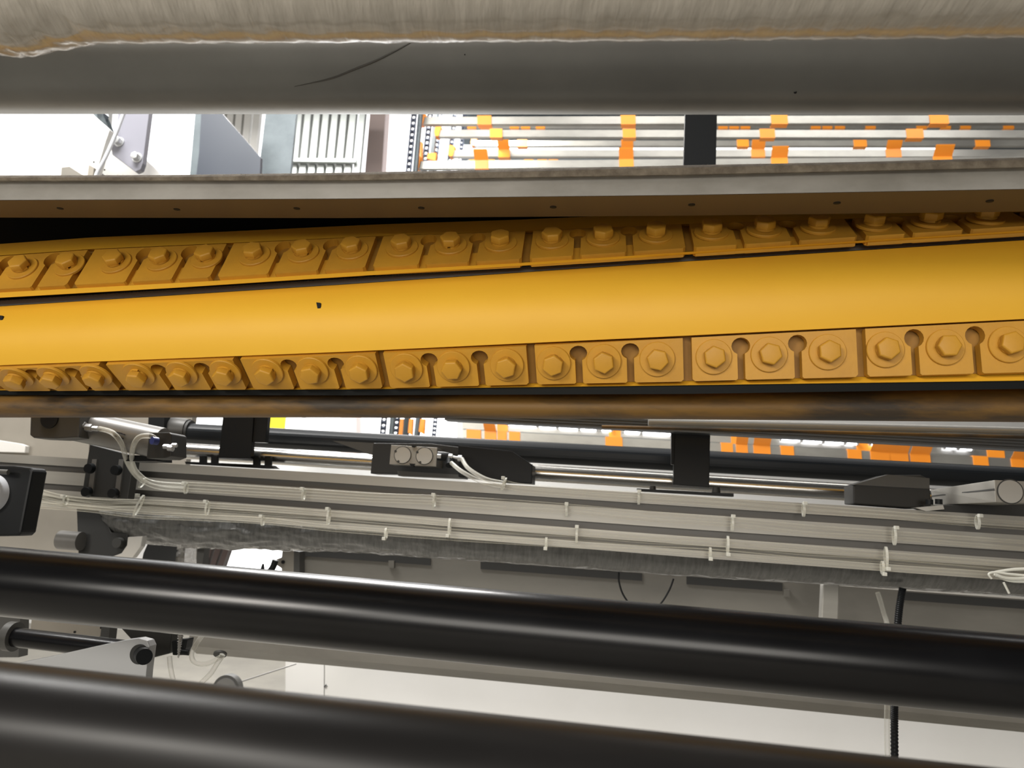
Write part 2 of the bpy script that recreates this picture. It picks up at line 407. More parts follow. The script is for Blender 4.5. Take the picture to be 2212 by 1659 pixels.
drum = thing('knife_drum', P(1106, 850, dd + 0.05), 'bright yellow helical knife drum with two rows of bolted clamp plates', 'machine drum')
band = []
for i in range(13):
    t = i / 12.0
    bulge = 0.036 * (1 - t) ** 3.0 + 0.018 * t ** 2 - 0.003
    band.append((mix(G2, B2, t), (lambda b: (lambda x: dd + b))(bulge)))
prof = [(sh(U1, -20), dd + 0.22), (sh(U1, -29), lambda x: dU1(x) + 0.040), (sh(U1, -4), lambda x: dU1(x) + 0.004), (sh(U1, 1), lambda x: dU1(x) + 0.016), (sh(U2, 3), lambda x: dU2(x) + 0.011),
        (sh(U2, 4), lambda x: dU2(x) - 0.003), (G1, lambda x: dU2(x) + 0.002), (sh(G1, 2), dd + 0.11), (sh(G2, -2), dd + 0.11)]
prof += band
prof += [(sh(B2, 2), lambda x: dB(x) + 0.022), (sh(L2, -1), lambda x: dL2(x) + 0.015), (sh(K1, -1), lambda x: dL2(x) + 0.006), (K1, lambda x: dL2(x) + 0.014), (K1, dd + 0.13), (sh(K1, -120), dd + 0.26)]
MB().grid(loft(prof), True).build('drum_body', 'yellow_paint', drum, 35)
# toothed cutting blade in the upper gap
bl = MB()
for i in range(900):
    X0 = -0.9 + i * 0.002
    a0 = solveX(X0, sh(G2, -11), dd + 0.035); a1 = solveX(X0 + 0.002, sh(G2, -11), dd + 0.035)
    b0 = solveX(X0, sh(G2, -1), dd + 0.035); b1 = solveX(X0 + 0.002, sh(G2, -1), dd + 0.035)
    mid = (a0 + a1) / 2 + UZ * 0.0024 + NA * -0.0005
    bl.add([a0, a1, b1, b0, mid], [(3, 2, 1, 0), (0, 1, 4)])
bl.build('cutting_blade', 'blade_steel', drum)
MB().grid(loft([(sh(G1, 1), dd + 0.03), (sh(G2, -10), dd + 0.06), (sh(G2, -9), dd + 0.07), (sh(G1, 2), dd + 0.07)]), True).build('gap_fill', 'gap_black', drum)

MB().grid(loft([(sh(K1, -1), lambda x: dL2(x) + 0.010), (sh(K2, 1), lambda x: dL2(x) + 0.012), (sh(K2, 1), lambda x: dL2(x) + 0.025), (sh(K1, -1), lambda x: dL2(x) + 0.025)]), True).build('gap_fill', 'gap_black', drum)  # black fill that paints the shadow gap below the lower plates
MB().grid(loft([(sh(B2, 3), lambda x: dB(x) + 0.020), (sh(L2, -1), lambda x: dL2(x) + 0.0135), (sh(L2, -1), lambda x: dL2(x) + 0.018), (sh(B2, 3), lambda x: dB(x) + 0.026)]), True).build('seat', 'seat_shade', drum)
MB().grid(loft([(sh(U1, 1), lambda x: dU1(x) + 0.0145), (sh(U2, 2), lambda x: dU2(x) + 0.0095), (sh(U2, 2), lambda x: dU2(x) + 0.014), (sh(U1, 1), lambda x: dU1(x) + 0.020)]), True).build('seat', 'seat_shade', drum)
def S(row, X, v, n):
    """point on a clamp-plate seat: X along the drum, v across (0 top, 1 bottom), n above the surface"""
    pq = 1106 + F * X
    if row == 'U': q0 = solveX(X + A * (dU1(pq) - dU2(0)) - 0.003, U1, dU1(pq)); q1 = solveX(X, U2, dU2(0))
    else:
        dl = dL2(pq); q0 = solveX(X, sh(B2, 3), dB(0) + 0.006); q1 = solveX(X + A * (dl - dB(0) - 0.006) + 0.004, L2, dl)
    nn = (q1 - q0).cross(MD).normalized()
    if nn.y > 0: nn = -nn
    return q0.lerp(q1, v) + nn * n, nn, (q1 - q0).normalized()
def Xof(row, px, v):
    yf = mix(U1, U2, v) if row == 'U' else mix(B2, L2, v)
    return P(px, yf(px), dd + 0.03).x
# bolt mesh shared by all bolts: hexagon head with chamfer on a split washer
def hexbolt(af, h):
    m = MB(); R = af / math.sqrt(3)
    def ring(r, z, n=6, off=0.0): return [V3((r * math.cos(2 * math.pi * k / n + off), r * math.sin(2 * math.pi * k / n + off), z)) for k in range(n)]
    m.grid([ring(R, 0), ring(R, h * 0.86), ring(R * 0.88, h)], True)
    return m
def local_mesh(name, m, material, smooth=None):
    me = bpy.data.meshes.new(name); me.from_pydata([tuple(p) for p in m.v], [], m.f)
    bm = bmesh.new(); bm.from_mesh(me); bmesh.ops.recalc_face_normals(bm, faces=bm.faces)
    if name == 'bolt': bmesh.ops.bevel(bm, geom=list(bm.edges), offset=0.0007, segments=2, affect='EDGES', profile=0.5)
    bm.to_mesh(me); bm.free()
    if smooth is not None:
        me.polygons.foreach_set('use_smooth', [True] * len(me.polygons)); me.set_sharp_from_angle(angle=math.radians(smooth))
    me.materials.append(MATS[material]); return me
BOLT = local_mesh('bolt', merge(hexbolt(0.0248, 0.0102)), 'yellow_cast', 40)
def washer_mesh():
    m = MB(); n = 36
    def ring(r, z): return [V3((r * math.cos(2 * math.pi * k / n), r * math.sin(2 * math.pi * k / n), z)) for k in range(n)]
    m.grid([ring(0.0225, 0), ring(0.0225, 0.0028), ring(0.0218, 0.0036), ring(0.0125, 0.0036)], True)
    return m
WASH = local_mesh('washer', washer_mesh(), 'yellow_cast', 40)
def lock_mesh():
    m = MB(); n = 30
    rows = []
    for k in range(n):
        a = 2 * math.pi * (k + 0.4) / (n + 0.6); z = 0.0007 * k / n
        rows.append([V3((r * math.cos(a), r * math.sin(a), zz + z)) for r, zz in ((0.0085, 0), (0.0128, 0), (0.0128, 0.0030), (0.0085, 0.0030))])
    return m.grid(rows, True)
LOCK = local_mesh('lock_washer', lock_mesh(), 'yellow_cast', 40)
def place(mesh, name, p, nn, spin, parent):
    o = bpy.data.objects.new(name, mesh); C.objects.link(o)
    put(o, p, parent)
    q = nn.to_track_quat('Z', 'Y'); o.rotation_mode = 'QUATERNION'
    o.rotation_quaternion = q @ Quaternion((0, 0, 1), spin)
    return o
def clamp_plate(row, X0, X1, bolts, th, hole_v):
    """plate outline in (X, v) with keyhole slots between its bolts, mapped onto the twisted seat"""
    w = 0.0046; rad = 0.0115; Hm = 0.062
    out = [(X0, 0.02), (X1, 0.02), (X1, 0.95), (X1 - 0.003, 1.0)]
    slots = [(bolts[i] + bolts[i + 1]) / 2 for i in range(len(bolts) - 1)]
    def edge(xa, xb, v):
        n = max(2, int(abs(xb - xa) / 0.02)); return [(xa + (xb - xa) * k / n, v) for k in range(1, n)]
    cur = X1 - 0.003
    res = [(X0, 0.02)] + edge(X0, X1, 0.02) + [(X1, 0.02), (X1, 0.95), (X1 - 0.003, 1.0)]
    for s_ in reversed(slots):
        res += edge(cur, s_ + w + 0.002, 1.0) + [(s_ + w + 0.002, 1.0), (s_ + w, 0.97)]
        a0 = math.asin(w / rad)
        for k in range(15):
            a = a0 + (2 * math.pi - 2 * a0) * k / 14
            res.append((s_ + rad * math.sin(a), hole_v + rad * math.cos(a) / Hm))
        res += [(s_ - w, 0.97), (s_ - w - 0.002, 1.0)]
        cur = s_ - w - 0.002
    res += edge(cur, X0 + 0.003, 1.0) + [(X0 + 0.003, 1.0), (X0, 0.95)]
    m = MB(); n = len(res)
    top = [S(row, x, v, th)[0] for x, v in res]; bot = [S(row, x, v, -0.010)[0] for x, v in res]
    tris = [tuple(t) for t in tessellate_polygon([[V3((x, v * Hm, 0)) for x, v in res]])]
    m.add(top + bot, tris + [tuple(i + n for i in t)[::-1] for t in tris] + [(i, (i + 1) % n, n + (i + 1) % n, n + i) for i in range(n)])
    o = m.build('clamp_plate', 'yellow_cast', drum, 25)
    if row == 'U':
        n_ = 8; rows = []
        for k in range(n_ + 1):
            x = X0 + 0.002 + (X1 - X0 - 0.004) * k / n_
            rows.append([S(row, x, v, h)[0] for v, h in ((0.55, -0.0045), (1.03, -0.0045), (1.03, -0.0085), (0.55, -0.0085))])
        MB().grid(rows, True).build('shim', 'yellow_cast', o)
    return o
low_b = [[5, 85, 180], [275, 370, 467], [560, 660, 768], [868, 972, 1090], [1193, 1303, 1420], [1543, 1663, 1790], [1915, 2045, 2180], [2315, 2455, 2600]]
low_g = [-45, 228, 515, 820, 1143, 1478, 1848, 2240, 2670]
up_b = [[-70, 25, 128], [230, 330, 430], [535, 642, 750], [860, 968, 1078], [1192, 1305, 1422], [1545, 1662, 1782], [1905, 2030, 2155], [2285, 2420, 2560]]
up_g = [-125, 175, 478, 806, 1137, 1484, 1848, 2225, 2635]
rb = random.Random(11)
for row, bl_, gl, vv, hv, hh in (('L', low_b, low_g, 0.50, 0.26, 0.020), ('U', up_b, up_g, 0.46, 0.22, 0.020)):
    for i, bs in enumerate(bl_):
        X0 = Xof(row, gl[i], 0.5) + 0.0055; X1 = Xof(row, gl[i + 1], 0.5) - 0.0055
        bx = []
        for b in bs:
            px = b - (b - 1106) * 0.022
            bx.append(Xof(row, px, 0.5))
        pl = clamp_plate(row, X0, X1, bx, 0.0035, hv)
        for x in bx:
            p, nn, _ = S(row, x, vv + 0.05 * max(0.0, min(1.0, x / 0.5)) if row == 'U' else 0.47 - 0.15 * max(0.0, min(1.0, -x / 0.7)), 0.0035)
            place(WASH, 'washer', p, nn, 0, pl)
            place(LOCK, 'lock_washer', p + nn * 0.0036, nn, rb.uniform(0, 6), pl)
            place(BOLT, 'bolt', p + nn * 0.0070, nn, rb.uniform(0, 6), pl)
# paint chip on the band
for (x, y, w_, h_) in [(688, 664, 5, 11), (2, 690, 4, 9)]:
    c = [(x - w_, y - h_), (x + w_ * 0.8, y - h_ * 0.9), (x + w_, y - h_ * 0.2), (x + w_ * 0.6, y + h_), (x + w_ * 0.1, y + h_ * 0.3), (x - w_ * 0.2, y + h_ * 0.6), (x - w_ * 0.6, y - h_ * 0.1)]
    t = (y - G2(x)) / (B2(x) - G2(x)); b_ = 0.036 * (1 - t) ** 3.0 + 0.018 * t * t - 0.003
    MB().prism([P(u, v, dd + b_ - 0.0006) for u, v in c], NA * 0.003).build('paint_chip', 'black_hole', drum)

# grimy bar under the drum
H2 = curve((0, 902), (740, 902), (1480, 906), (2212, 912))
lb = MB().grid(loft([(sh(K2, -6), dd + 0.13), (sh(K2, -1), dd + 0.10), (mix(K2, H2, 0.3), dd + 0.088), (mix(K2, H2, 0.55), dd + 0.086), (mix(K2, H2, 0.8), dd + 0.092), (mix(K2, H2, 0.93), dd + 0.102), (H2, dd + 0.12), (sh(H2, -4), dd + 0.16), (sh(K2, 2), dd + 0.17)]), True).build('support_bar', 'yellow_grimy', None, 60)
tag(lb, 'grimy ochre bar with rounded lower edge directly below the yellow drum', 'beam')

# ================================================================== LOWER BLACK ROLLERS
roller('drive_roller', 1255, 1461, 1.0, 0.0448, 'black_roller', 'glossy black roller crossing the lower middle behind the near roller')
roller('drive_roller', 1427 + 140, 1646 + 184, 0.50, 0.0385, 'near_roller', 'big out-of-focus black roller nearest the viewer along the bottom edge')

# added black sheet: darkens the gap behind the drum, blocks back light
gp = MB().prism([P(-250, 466, 1.24), P(2450, 430, 1.24), P(2450, 560, 1.24), P(-250, 620, 1.24)], NA * 0.006).build('gap_blocker', 'dark_paint')
tag(gp, 'added black sheet darkening the gap between grey channel and yellow drum', 'light blocker')

# ================================================================== UPPER LEFT: side frame and columns seen through the slot
sf = thing('side_frame', P(100, 420, 2.4), 'white machine side frame with chamfered corner at the upper slot', 'machine frame')
slab([(-300, 150), (120, 150), (195, 243), (237, 280), (228, 305), (200, 400), (205, 460), (-300, 460)], 2.4, 0.03).build('frame_plate', 'white_paint', sf, None, 0.002)
slab([(120, 150), (180, 150), (224, 243), (215, 268), (237, 280), (195, 243)], 2.44, 0.03).build('frame_rib', 'galvanised', sf)
for x, y in [(203, 350)]: disc(P(x, y, 2.4), -NA, 0.0032, 0.001, 12).build('hole', 'black_hole', sf)
slab([(133, 362), (150, 360), (178, 378), (178, 400), (130, 400)], 2.36, 0.03).build('foot_block', 'beam_paint', sf)
slab([(192, 356), (203, 362), (198, 400), (186, 400)], 2.37, 0.02).build('notch_block', 'cream_paint', sf)
wp = thing('white_bracket', P(280, 420, 2.6), 'white bracket plate carrying the lilac bolted flange', 'bracket')
slab([(236, 300), (300, 330), (345, 372), (360, 420), (200, 420), (205, 380)], 2.62, 0.03).build('plate', 'white_paint', wp, None, 0.002)
for x, y in [(226, 367)]: disc(P(x, y, 2.62), -NA, 0.0032, 0.001, 12).build('hole', 'black_hole', wp)
slab([(212, 368), (224, 378), (224, 390), (205, 390)], 2.58, 0.02).build('toe', 'gunmetal', wp)
fp = thing('bolted_flange', P(280, 380, 2.5), 'lilac-grey flange plate with two hexagon bolts beside the white frame', 'flange')
slab([(262, 150), (338, 150), (322, 243), (308, 352), (303, 366), (292, 371), (242, 334), (240, 322), (252, 275)], 2.5, 0.025).build('plate', 'lilac_plate', fp, None, 0.003)
for x, y in [(258, 307), (297, 341)]:
    p = P(x, y, 2.5); n_ = (-NA * 0.9 + V3((-0.1, 0, -0.25))).normalized()
    disc(p, -NA, 0.019, 0.004, 24).build('washer', 'zinc', fp)
    o = place(local_mesh('bolt', hexbolt(0.026, 0.02), 'zinc', 40), 'bolt', p - NA * 0.004, -NA, 0.4, fp)
tag(MB().tube(smooth_path([P(x, y, 2.3) for x, y in [(285, 200), (268, 243), (250, 290), (228, 340), (208, 378), (196, 420)]]), 0.0062, 12).build('white_cable', 'white_plastic', None, 60), 'white cable curving down in front of the lilac flange', 'cable')
gc = slab([(430, 150), (448, 150), (440, 243), (425, 400), (408, 400)], 3.2, 0.06).build('steel_post', 'galvanised'); tag(gc, 'thin galvanised post edging the slate gusset', 'post')
gg = slab([(440, 150), (448, 190), (438, 245), (480, 245), (563, 340), (560, 410), (420, 410), (430, 330)], 3.15, 0.02).build('gusset_plate', 'slate_plate'); tag(gg, 'slate-blue gusset plate with sloping edge in the upper slot', 'plate')
col = thing('steel_column', P(600, 420, 3.6), 'blue-grey galvanised column between slate gusset and ribbed cladding', 'column')
slab([(585, 150), (655, 150), (640, 243), (623, 420), (553, 420)], 3.6, 0.02).build('flange', 'galvanised', col)
slab([(612, 150), (624, 150), (590, 420), (578, 420)], 3.63, 0.12).build('web', 'galvanised', col)

tag(slab([(580, 880), (618, 880), (612, 945), (574, 945)], 5.6, 0.02, 0).build('yellow_sign', 'yellow_sign'), 'small yellow board before the bright window, lower slot', 'sign')
# ================================================================== BLACK HANGER POSTS
def post(name, polys, d, t, label):
    r = thing(name, P(polys[0][-1][0], polys[0][-1][1], d), label, 'post')
    for i, pl in enumerate(polys): slab(pl, d + 0.004 * i, t).build('arm' if i == 0 else 'side_plate', 'dark_paint', r, None, 0.0015)
    return r
post('hanger_post', [[(1484, 150), (1553, 150), (1549, 243), (1532, 1053), (1454, 1047), (1480, 243)], [(1450, 930), (1460, 930), (1458, 1004), (1450, 1003)]], 1.94, 0.02, 'black flat hanger post crossing both slots beside the orange-clip bars')
post('hanger_post', [[(486, 860), (551, 860), (541, 991), (471, 989)], [(551, 860), (582, 860), (573, 956), (544, 955)]], 1.94, 0.02, 'black hanger post in front of the dark tube and polished rod')
post('hanger_post', [[(322, 860), (358, 860), (354, 933), (319, 932)]], 2.1, 0.03, 'short black block above the pneumatic cylinder end')

# ================================================================== CONVEYOR: bars with orange clips, chains, LED tubes
conv_rows = [
    # name of the row in words, xl, (yt, yb) at xl, xr, (yt, yb) at xr, depth, clips [(centre, width, has_lip)], end cap
    ('highest and nearest', 912, (250, 268), 2700, (246, 264), 4.0, [(1048, 33, 0), (1358, 33, 0), (1684, 35, 0), (2028, 38, 0), (2380, 38, 0)], 1),
    ('lowest and nearest', 903, (346, 364), 2700, (332, 352), 4.0, [(1042, 32, 1), (1354, 32, 1), (1684, 35, 1), (2036, 38, 1), (2390, 38, 1)], 1),
    ('second from the top', 946, (278, 295), 2700, (277, 298), 4.35, [(1073, 29, 0), (1360, 29, 0), (1658, 32, 0), (1976, 34, 0), (2310, 34, 0)], 1),
    ('second from the bottom', 976, (322, 338), 2700, (320, 338), 4.6, [(1090, 27, 1), (1356, 27, 1), (1638, 29, 1), (1930, 31, 1), (2240, 31, 1)], 1),
    ('dull middle', 1024, (302, 315), 2700, (299, 315), 5.2, [(1129, 23, 0), (1355, 24, 0), (1605, 25, 0), (1858, 27, 0), (2122, 29, 0)], 1),
    ('thin far upper', 1010, (270, 276), 2700, (270, 277), 6.0, [(x, 21, 0) for x in (1020, 1048, 1112, 1136, 1168, 1562, 1586, 1610, 1762, 1787, 1814, 1880, 1990, 2042, 2085, 2178)], 0),
    ('thin far lower', 1010, (345, 351), 2700, (343, 350), 6.0, [(x, 21, 0) for x in (1024, 1060, 1143, 1172, 1196, 1556, 1580, 1604, 1625, 1745, 1790, 1812, 1835, 1925)], 0),
    ('upper bar in the lower slot,', 1000, (908, 926), 2700, (996, 1016), 4.6, [(1086, 23, 0), (1328, 25, 0), (1593, 27, 0), (1865, 29, 0), (2149, 32, 0)], 0),
    ('lower bar in the lower slot,', 1000, (928, 945), 2700, (1017, 1036), 4.1, [(1024, 32, 0), (1060, 26, 1), (1085, 20, 0), (1112, 24, 0), (1326, 36, 0), (1570, 24, 0), (1602, 24, 1), (1645, 34, 1), (1700, 26, 0), (1845, 27, 0), (1900, 38, 1), (1940, 36, 1), (1986, 38, 1), (2117, 28, 0), (2205, 40, 1)], 0),
]
for nm, xl, (t0, b0), xr, (t1, b1), d, clips, cap in conv_rows:
    h = PX(b0 - t0, d)
    p0 = P(xl, b0, d); p1 = P(xr, b1, d)
    ax = (p1 - p0).normalized(); up_ = (P(xl, t0, d) - P(xl, b0, d)).normalized()
    far = 'thin' in nm
    r = thing('carrier_bar', p0, f'{nm} stainless carrier bar with orange clips on the conveyor behind', 'conveyor bar', 'carrier bars of the conveyor')
    dep = NA * (0.03 if not far else 0.02)
    MB().box(p0, p1 - p0, dep, up_ * h).build('bar', 'stainless', r)
    for cx_, cw, lip in clips:
        f_ = (cx_ - xl) / (xr - xl); yb = b0 + (b1 - b0) * f_; yt = t0 + (t1 - t0) * f_
        q = P(cx_ - cw / 2, yb + 1, d); wv = ax * PX(cw, d)
        m = MB().box(q - NA * 0.006, wv, NA * 0.006, up_ * (h * 1.08))
        m.box(q - NA * 0.006 - up_ * 0.004, wv, NA * 0.045, up_ * 0.004)
        if lip: m.box(q - NA * 0.006 + up_ * h * 1.08, wv, up_ * 0.005 + NA * -0.004, up_ * h * 0.85 + NA * -0.045)
        else: m.box(q - NA * 0.006 + up_ * h * 1.08, wv, up_ * 0.004, NA * 0.045)
        m.build('clip', 'orange_plastic', r)
    if cap:
        q = p0 - ax * PX(6, d) - NA * 0.008
        MB().prism([q, q + ax * PX(8, d), q + ax * PX(14, d) + up_ * h * 1.5, q + ax * PX(2, d) + up_ * h * 1.7, q - ax * PX(2, d) + up_ * h * 0.6], NA * 0.05).build('end_cap', 'orange_plastic', r)
# chains
def chain(xt, yt, xb, yb, d, pitch, w, label):
    r = thing('roller_chain', P(xb, yb, d), label, 'chain', 'conveyor drive chains')
    n = int((yb - yt) / pitch); base = None
    for i in range(n):
        f_ = i / n; y = yt + (yb - yt) * f_; x = xt + (xb - xt) * f_
        c = P(x, y, d)
        if base is None:
            m = MB(); s_ = PX(1, d); axx = V3((1, 0, 0)); z = UZ
            for sx in (-1, 1):
                m.cbox(V3((sx * w * 0.42 * s_, 0, 0)), axx * w * 0.30 * s_, V3((0, 0.02, 0)), z * pitch * 0.98 * s_)
            m.tube([V3((-w * 0.6 * s_, 0, 0)), V3((w * 0.6 * s_, 0, 0))], pitch * 0.36 * s_, 8)
            me = bpy.data.meshes.new('link'); me.from_pydata([tuple(p) for p in m.v], [], m.f); me.materials.append(MATS['chain_black']); base = me
        o = bpy.data.objects.new('link', base); C.objects.link(o); put(o, c, r)
    return r
chain(897, 222, 823, 975, 3.9, 12.4, 11, 'outermost dark roller chain at the free end of the carrier bars')
chain(932, 222, 850, 975, 4.3, 11.4, 11, 'second roller chain inwards, just behind the bar ends')
chain(953, 222, 874, 975, 4.75, 10.6, 10, 'third roller chain inwards behind the bar ends')
chain(986, 222, 898, 975, 5.1, 9.8, 9, 'fourth roller chain inwards, half hidden by bars')
chain(1006, 222, 934, 975, 5.6, 9.0, 8, 'innermost thin roller chain farthest behind the bars')
for i, (xa, xb, d, lb_) in enumerate([(905, 822 + 14, 3.90, 'nearest'), (940, 866, 4.4, 'middle'), (972, 890, 4.9, 'farther')]):
    o = slab([(xa, 222), (xa + 8, 222), (xb + 8, 975), (xb, 975)], d + 0.03, 0.03).build('chain_guide', 'galvanised')
    tag(o, f'{lb_} pale guide rail beside the conveyor chains', 'guide rail', 'chain guide rails')
for i, (x0_, x1_, y0_, y1_, lb_) in enumerate([(906, 912, 306, 365, 'tall orange hook beside the outermost chain'), (925, 943, 330, 348, 'small orange hook between first and second chain'), (862, 872, 905, 955, 'orange strip beside the chains in the lower slot, outermost'), (884, 892, 905, 940, 'orange strip beside the chains in the lower slot, middle'), (908, 918, 905, 938, 'orange strip beside the chains in the lower slot, innermost')]):
    o = slab([(x0_, y0_), (x1_, y0_), (x1_ - 2, y1_), (x0_ - 4, y1_ - 6)], 4.05 + 0.2 * i, 0.03).build('end_hook', 'orange_plastic', None, None, 0.002); tag(o, lb_, 'hook')
leds = [(1097, 1160, 916), (1163, 1203, 920), (1206, 1250, 924), (1252, 1290, 926), (1298, 1322, 928), (1347, 1384, 932), (1387, 1450, 935), (1686, 1729, 949), (1732, 1776, 952), (1779, 1823, 955), (1826, 1852, 957), (1879, 1920, 959), (2040, 2066, 967), (2070, 2100, 969)]
for i, (x0_, x1_, y) in enumerate(leds):
    d = 4.57; sl = 0.05
    p0 = P(x0_, y - 1, d); p1 = P(x1_, y - 1 + (x1_ - x0_) * sl, d)
    r = thing('led_tube', (p0 + p1) / 2, f'lit white LED tube, {ORD[i] if i < 7 else ORD[i - 7]} {"before" if i < 7 else "beyond"} the black hanger post', 'lamp', 'LED tubes in the lower slot')
    MB().tube([p0, p1], PX(4.2, d), 10).build('tube', 'led', r, 50)
    for q in (p0, p1): disc(q - MD * 0.006, MD, PX(4.6, d), 0.012, 10).build('end_cap', 'zinc', r)
bp = slab([(1000, 895), (2700, 985), (2700, 1060), (1000, 985)], 6.8, 0.02).build('sheet_wall', 'galvanised'); tag(bp, 'dull grey panel behind the LED tubes in the lower slot', 'panel')

# ================================================================== DARK RAILS BELOW THE DRUM
def bar_px(x0, x1, yl, yr, hpx, d, prof=None):
    """bar whose lower edge runs yl..yr at x = 0..2212"""
    f = lambda x: yl + (yr - yl) * x / 2212
    return P(x0, f(x0), d), P(x1, f(x1), d), PX(hpx, d)
def ribbed(name, x0, x1, yl, yr, hpx, d, dep, ribs, m, label, cat='rail'):
    p0, p1, h = bar_px(x0, x1, yl, yr, hpx, d)
    prof = [(0.0, 0.0)]
    for i in range(ribs):
        a0 = h * i / ribs; a1 = h * (i + 1) / ribs
        prof += [(0, a0 + (a1 - a0) * 0.08), (0, a0 + (a1 - a0) * 0.7), (h / ribs * 0.25, a0 + (a1 - a0) * 0.74), (h / ribs * 0.25, a1)]
    prof += [(dep, h), (dep, 0)]
    o = MB().sweep(p0, p1, prof[1:]).build(name, m); tag(o, label, cat); return o
# upper right dark rail, pale steel bar and brown bar above it
ribbed('ribbed_rail', 960, 2700, 857, 972, 24, 1.9, 0.04, 4, 'grey_extrusion', 'grey ribbed aluminium rail emerging below the grimy bar')
p0, p1, h = bar_px(1400, 2700, 885, 941, 17, 1.75)
tag(MB().tube([p0 + UZ * h / 2, p1 + UZ * h / 2], h / 2, 24).build('steel_rod', 'steel', None, 50), 'pale steel rod rising behind the grimy bar, lower slot', 'rod')
p0, p1, h = bar_px(1300, 2700, 893, 948, 7, 1.74)
tag(MB().tube([p0 + UZ * h / 2, p1 + UZ * h / 2], h / 2, 16).build('brown_rod', 'yellow_grimy', None, 50), 'thin brown rod just under the pale steel rod', 'rod')
# dark tube with a grey end collar (left) running behind the hanger post
dtb = thing('dark_tube', P(400, 955, 2.15), 'dark ribbed tube with grey end collar above the polished rod', 'tube')
p0, p1, h = bar_px(404, 2700, 935, 1060, 46, 2.15)
prof = []
for k in range(28):
    a = 2 * math.pi * k / 28; rr = h / 2 * (1.0 if (k // 2) % 2 == 0 else 0.965)
    prof.append((math.cos(a) * rr, h / 2 + math.sin(a) * rr))
MB().sweep(p0, p1, prof).build('tube', 'dark_tube', dtb)
q = P(404, 932, 2.15)
disc(P(372, 929, 2.15), MD, PX(30, 2.15), PX(40, 2.15), 32, PX(27, 2.15)).build('end_collar', 'gunmetal', dtb, 40)
disc(P(408, 932, 2.15), MD, PX(25, 2.15), PX(6, 2.15), 32).build('end_ring', 'slot_dark', dtb, 40)
# polished rod
rodt = thing('polished_rod', P(385, 990, 2.0), 'polished chrome guide rod with domed end below the dark tube', 'rod')
p0, p1, h = bar_px(398, 2700, 966, 1107, 36, 2.0)
MB().tube([p0 + UZ * h / 2, p1 + UZ * h / 2], h / 2, 40).build('rod', 'chrome', rodt, 50)
MB().tube([p0 + UZ * h / 2 - MD * 0.024, p0 + UZ * h / 2 - MD * 0.02, p0 + UZ * h / 2 - MD * 0.008, p0 + UZ * h / 2], [h * 0.18, h * 0.3, h * 0.46, h * 0.5], 32).build('end_nose', 'chrome', rodt, 60)
# black tie bars with pegs under the rod
tb = thing('tie_bar', P(490, 1010, 1.95), 'thin black tie bar with four pegs under the rod near the cylinder', 'bar')
slab([(399, 997), (585, 1005), (595, 1012), (570, 1012), (401, 1002)], 1.95, 0.03).build('strap', 'dark_paint', tb)
for x in (437, 462, 553, 578): slab([(x - 6, 985), (x + 6, 985), (x + 6, 1004 + (x - 437) * 0.04), (x - 7, 1003 + (x - 437) * 0.04)], 1.96, 0.012).build('peg', 'dark_paint', tb)
tb = thing('tie_bar', P(1480, 1072, 1.92), 'thin black tie bar with one round knob below the right hanger post', 'bar')
slab([(1376, 1055), (1585, 1066), (1585, 1073), (1378, 1061)], 1.92, 0.03).build('strap', 'dark_paint', tb)
disc(P(1547, 1064, 1.93), UZ, PX(9, 1.93), PX(11, 1.93), 16, PX(7, 1.93)).build('knob', 'dark_bracket', tb, 40)
disc(P(1410, 1058, 1.93), UZ, PX(7, 1.93), PX(8, 1.93), 16, PX(6, 1.93)).build('knob', 'dark_bracket', tb, 40)

# carriage with twin-piston valve
ca = thing('carriage', P(960, 1045, 1.9), 'black carriage on the rod holding the silver twin-piston block', 'carriage')
slab([(806, 957), (930, 958), (1010, 968), (1000, 1028), (800, 1023)], 1.9, 0.06).build('body', 'dark_bracket', ca, None, 0.002)
slab([(718, 952), (808, 957), (806, 984)], 1.93, 0.03).build('wing', 'gunmetal', ca)
slab([(990, 962), (1105, 974), (1150, 1004), (1149, 1045), (1090, 1042), (990, 1030)], 1.86, 0.08).build('hood', 'dark_paint', ca, None, 0.002)
slab([(858, 1017), (1003, 1026), (1003, 1034), (860, 1028)], 1.88, 0.05).build('base_strip', 'gunmetal', ca)
tw = thing('twin_piston_block', P(893, 1008, 1.82), 'square silver valve block with two round turned faces', 'valve')
slab([(845, 961), (945, 967), (942, 1008), (841, 1003)], 1.82, 0.07).build('block', 'aluminium', tw, None, 0.001)
for x, y in [(870, 983), (917, 985)]:
    c = P(x, y, 1.82)
    disc(c - NA * 0.0006, -NA, PX(19.5, 1.82), 0.0004, 40).build('ring_groove', 'slot_dark', tw)
    disc(c - NA * 0.0008, -NA, PX(17.8, 1.82), 0.0012, 40).build('piston_face', 'steel', tw)
    for dx, dy in [(-15, -8), (-9, 14)]:
        disc(P(x + dx, y + dy, 1.82) - NA * 0.0012, -NA, PX(3, 1.82), 0.001, 10).build('notch', 'slot_dark', tw)
slab([(889, 962), (899, 963), (895, 967), (890, 966)], 1.818, 0.01).build('top_notch', 'black_hole', tw)
slab([(884, 1001), (897, 1002), (893, 1008), (887, 1007)], 1.818, 0.01).build('bottom_notch', 'black_hole', tw)
el = thing('elbow_fitting', P(965, 1000, 1.80), 'black elbow fitting with two brass-silver nipples beside the valve block', 'fitting')
MB().tube(smooth_path([P(946, 985, 1.80), P(960, 986, 1.80), P(971, 990, 1.80), P(972, 1005, 1.79)], 5), PX(10, 1.8), 16).build('elbow', 'dark_paint', el, 50)
for x, y in [(949, 985), (973, 987), (993, 990)]:
    disc(P(x, y, 1.795) - MD * 0.004, MD, PX(7, 1.8), 0.009, 6).build('nut', 'zinc', el)
MB().tube([P(975, 987, 1.795), P(998, 991, 1.795)], PX(3.5, 1.8), 10).build('nipple', 'zinc', el, 50)
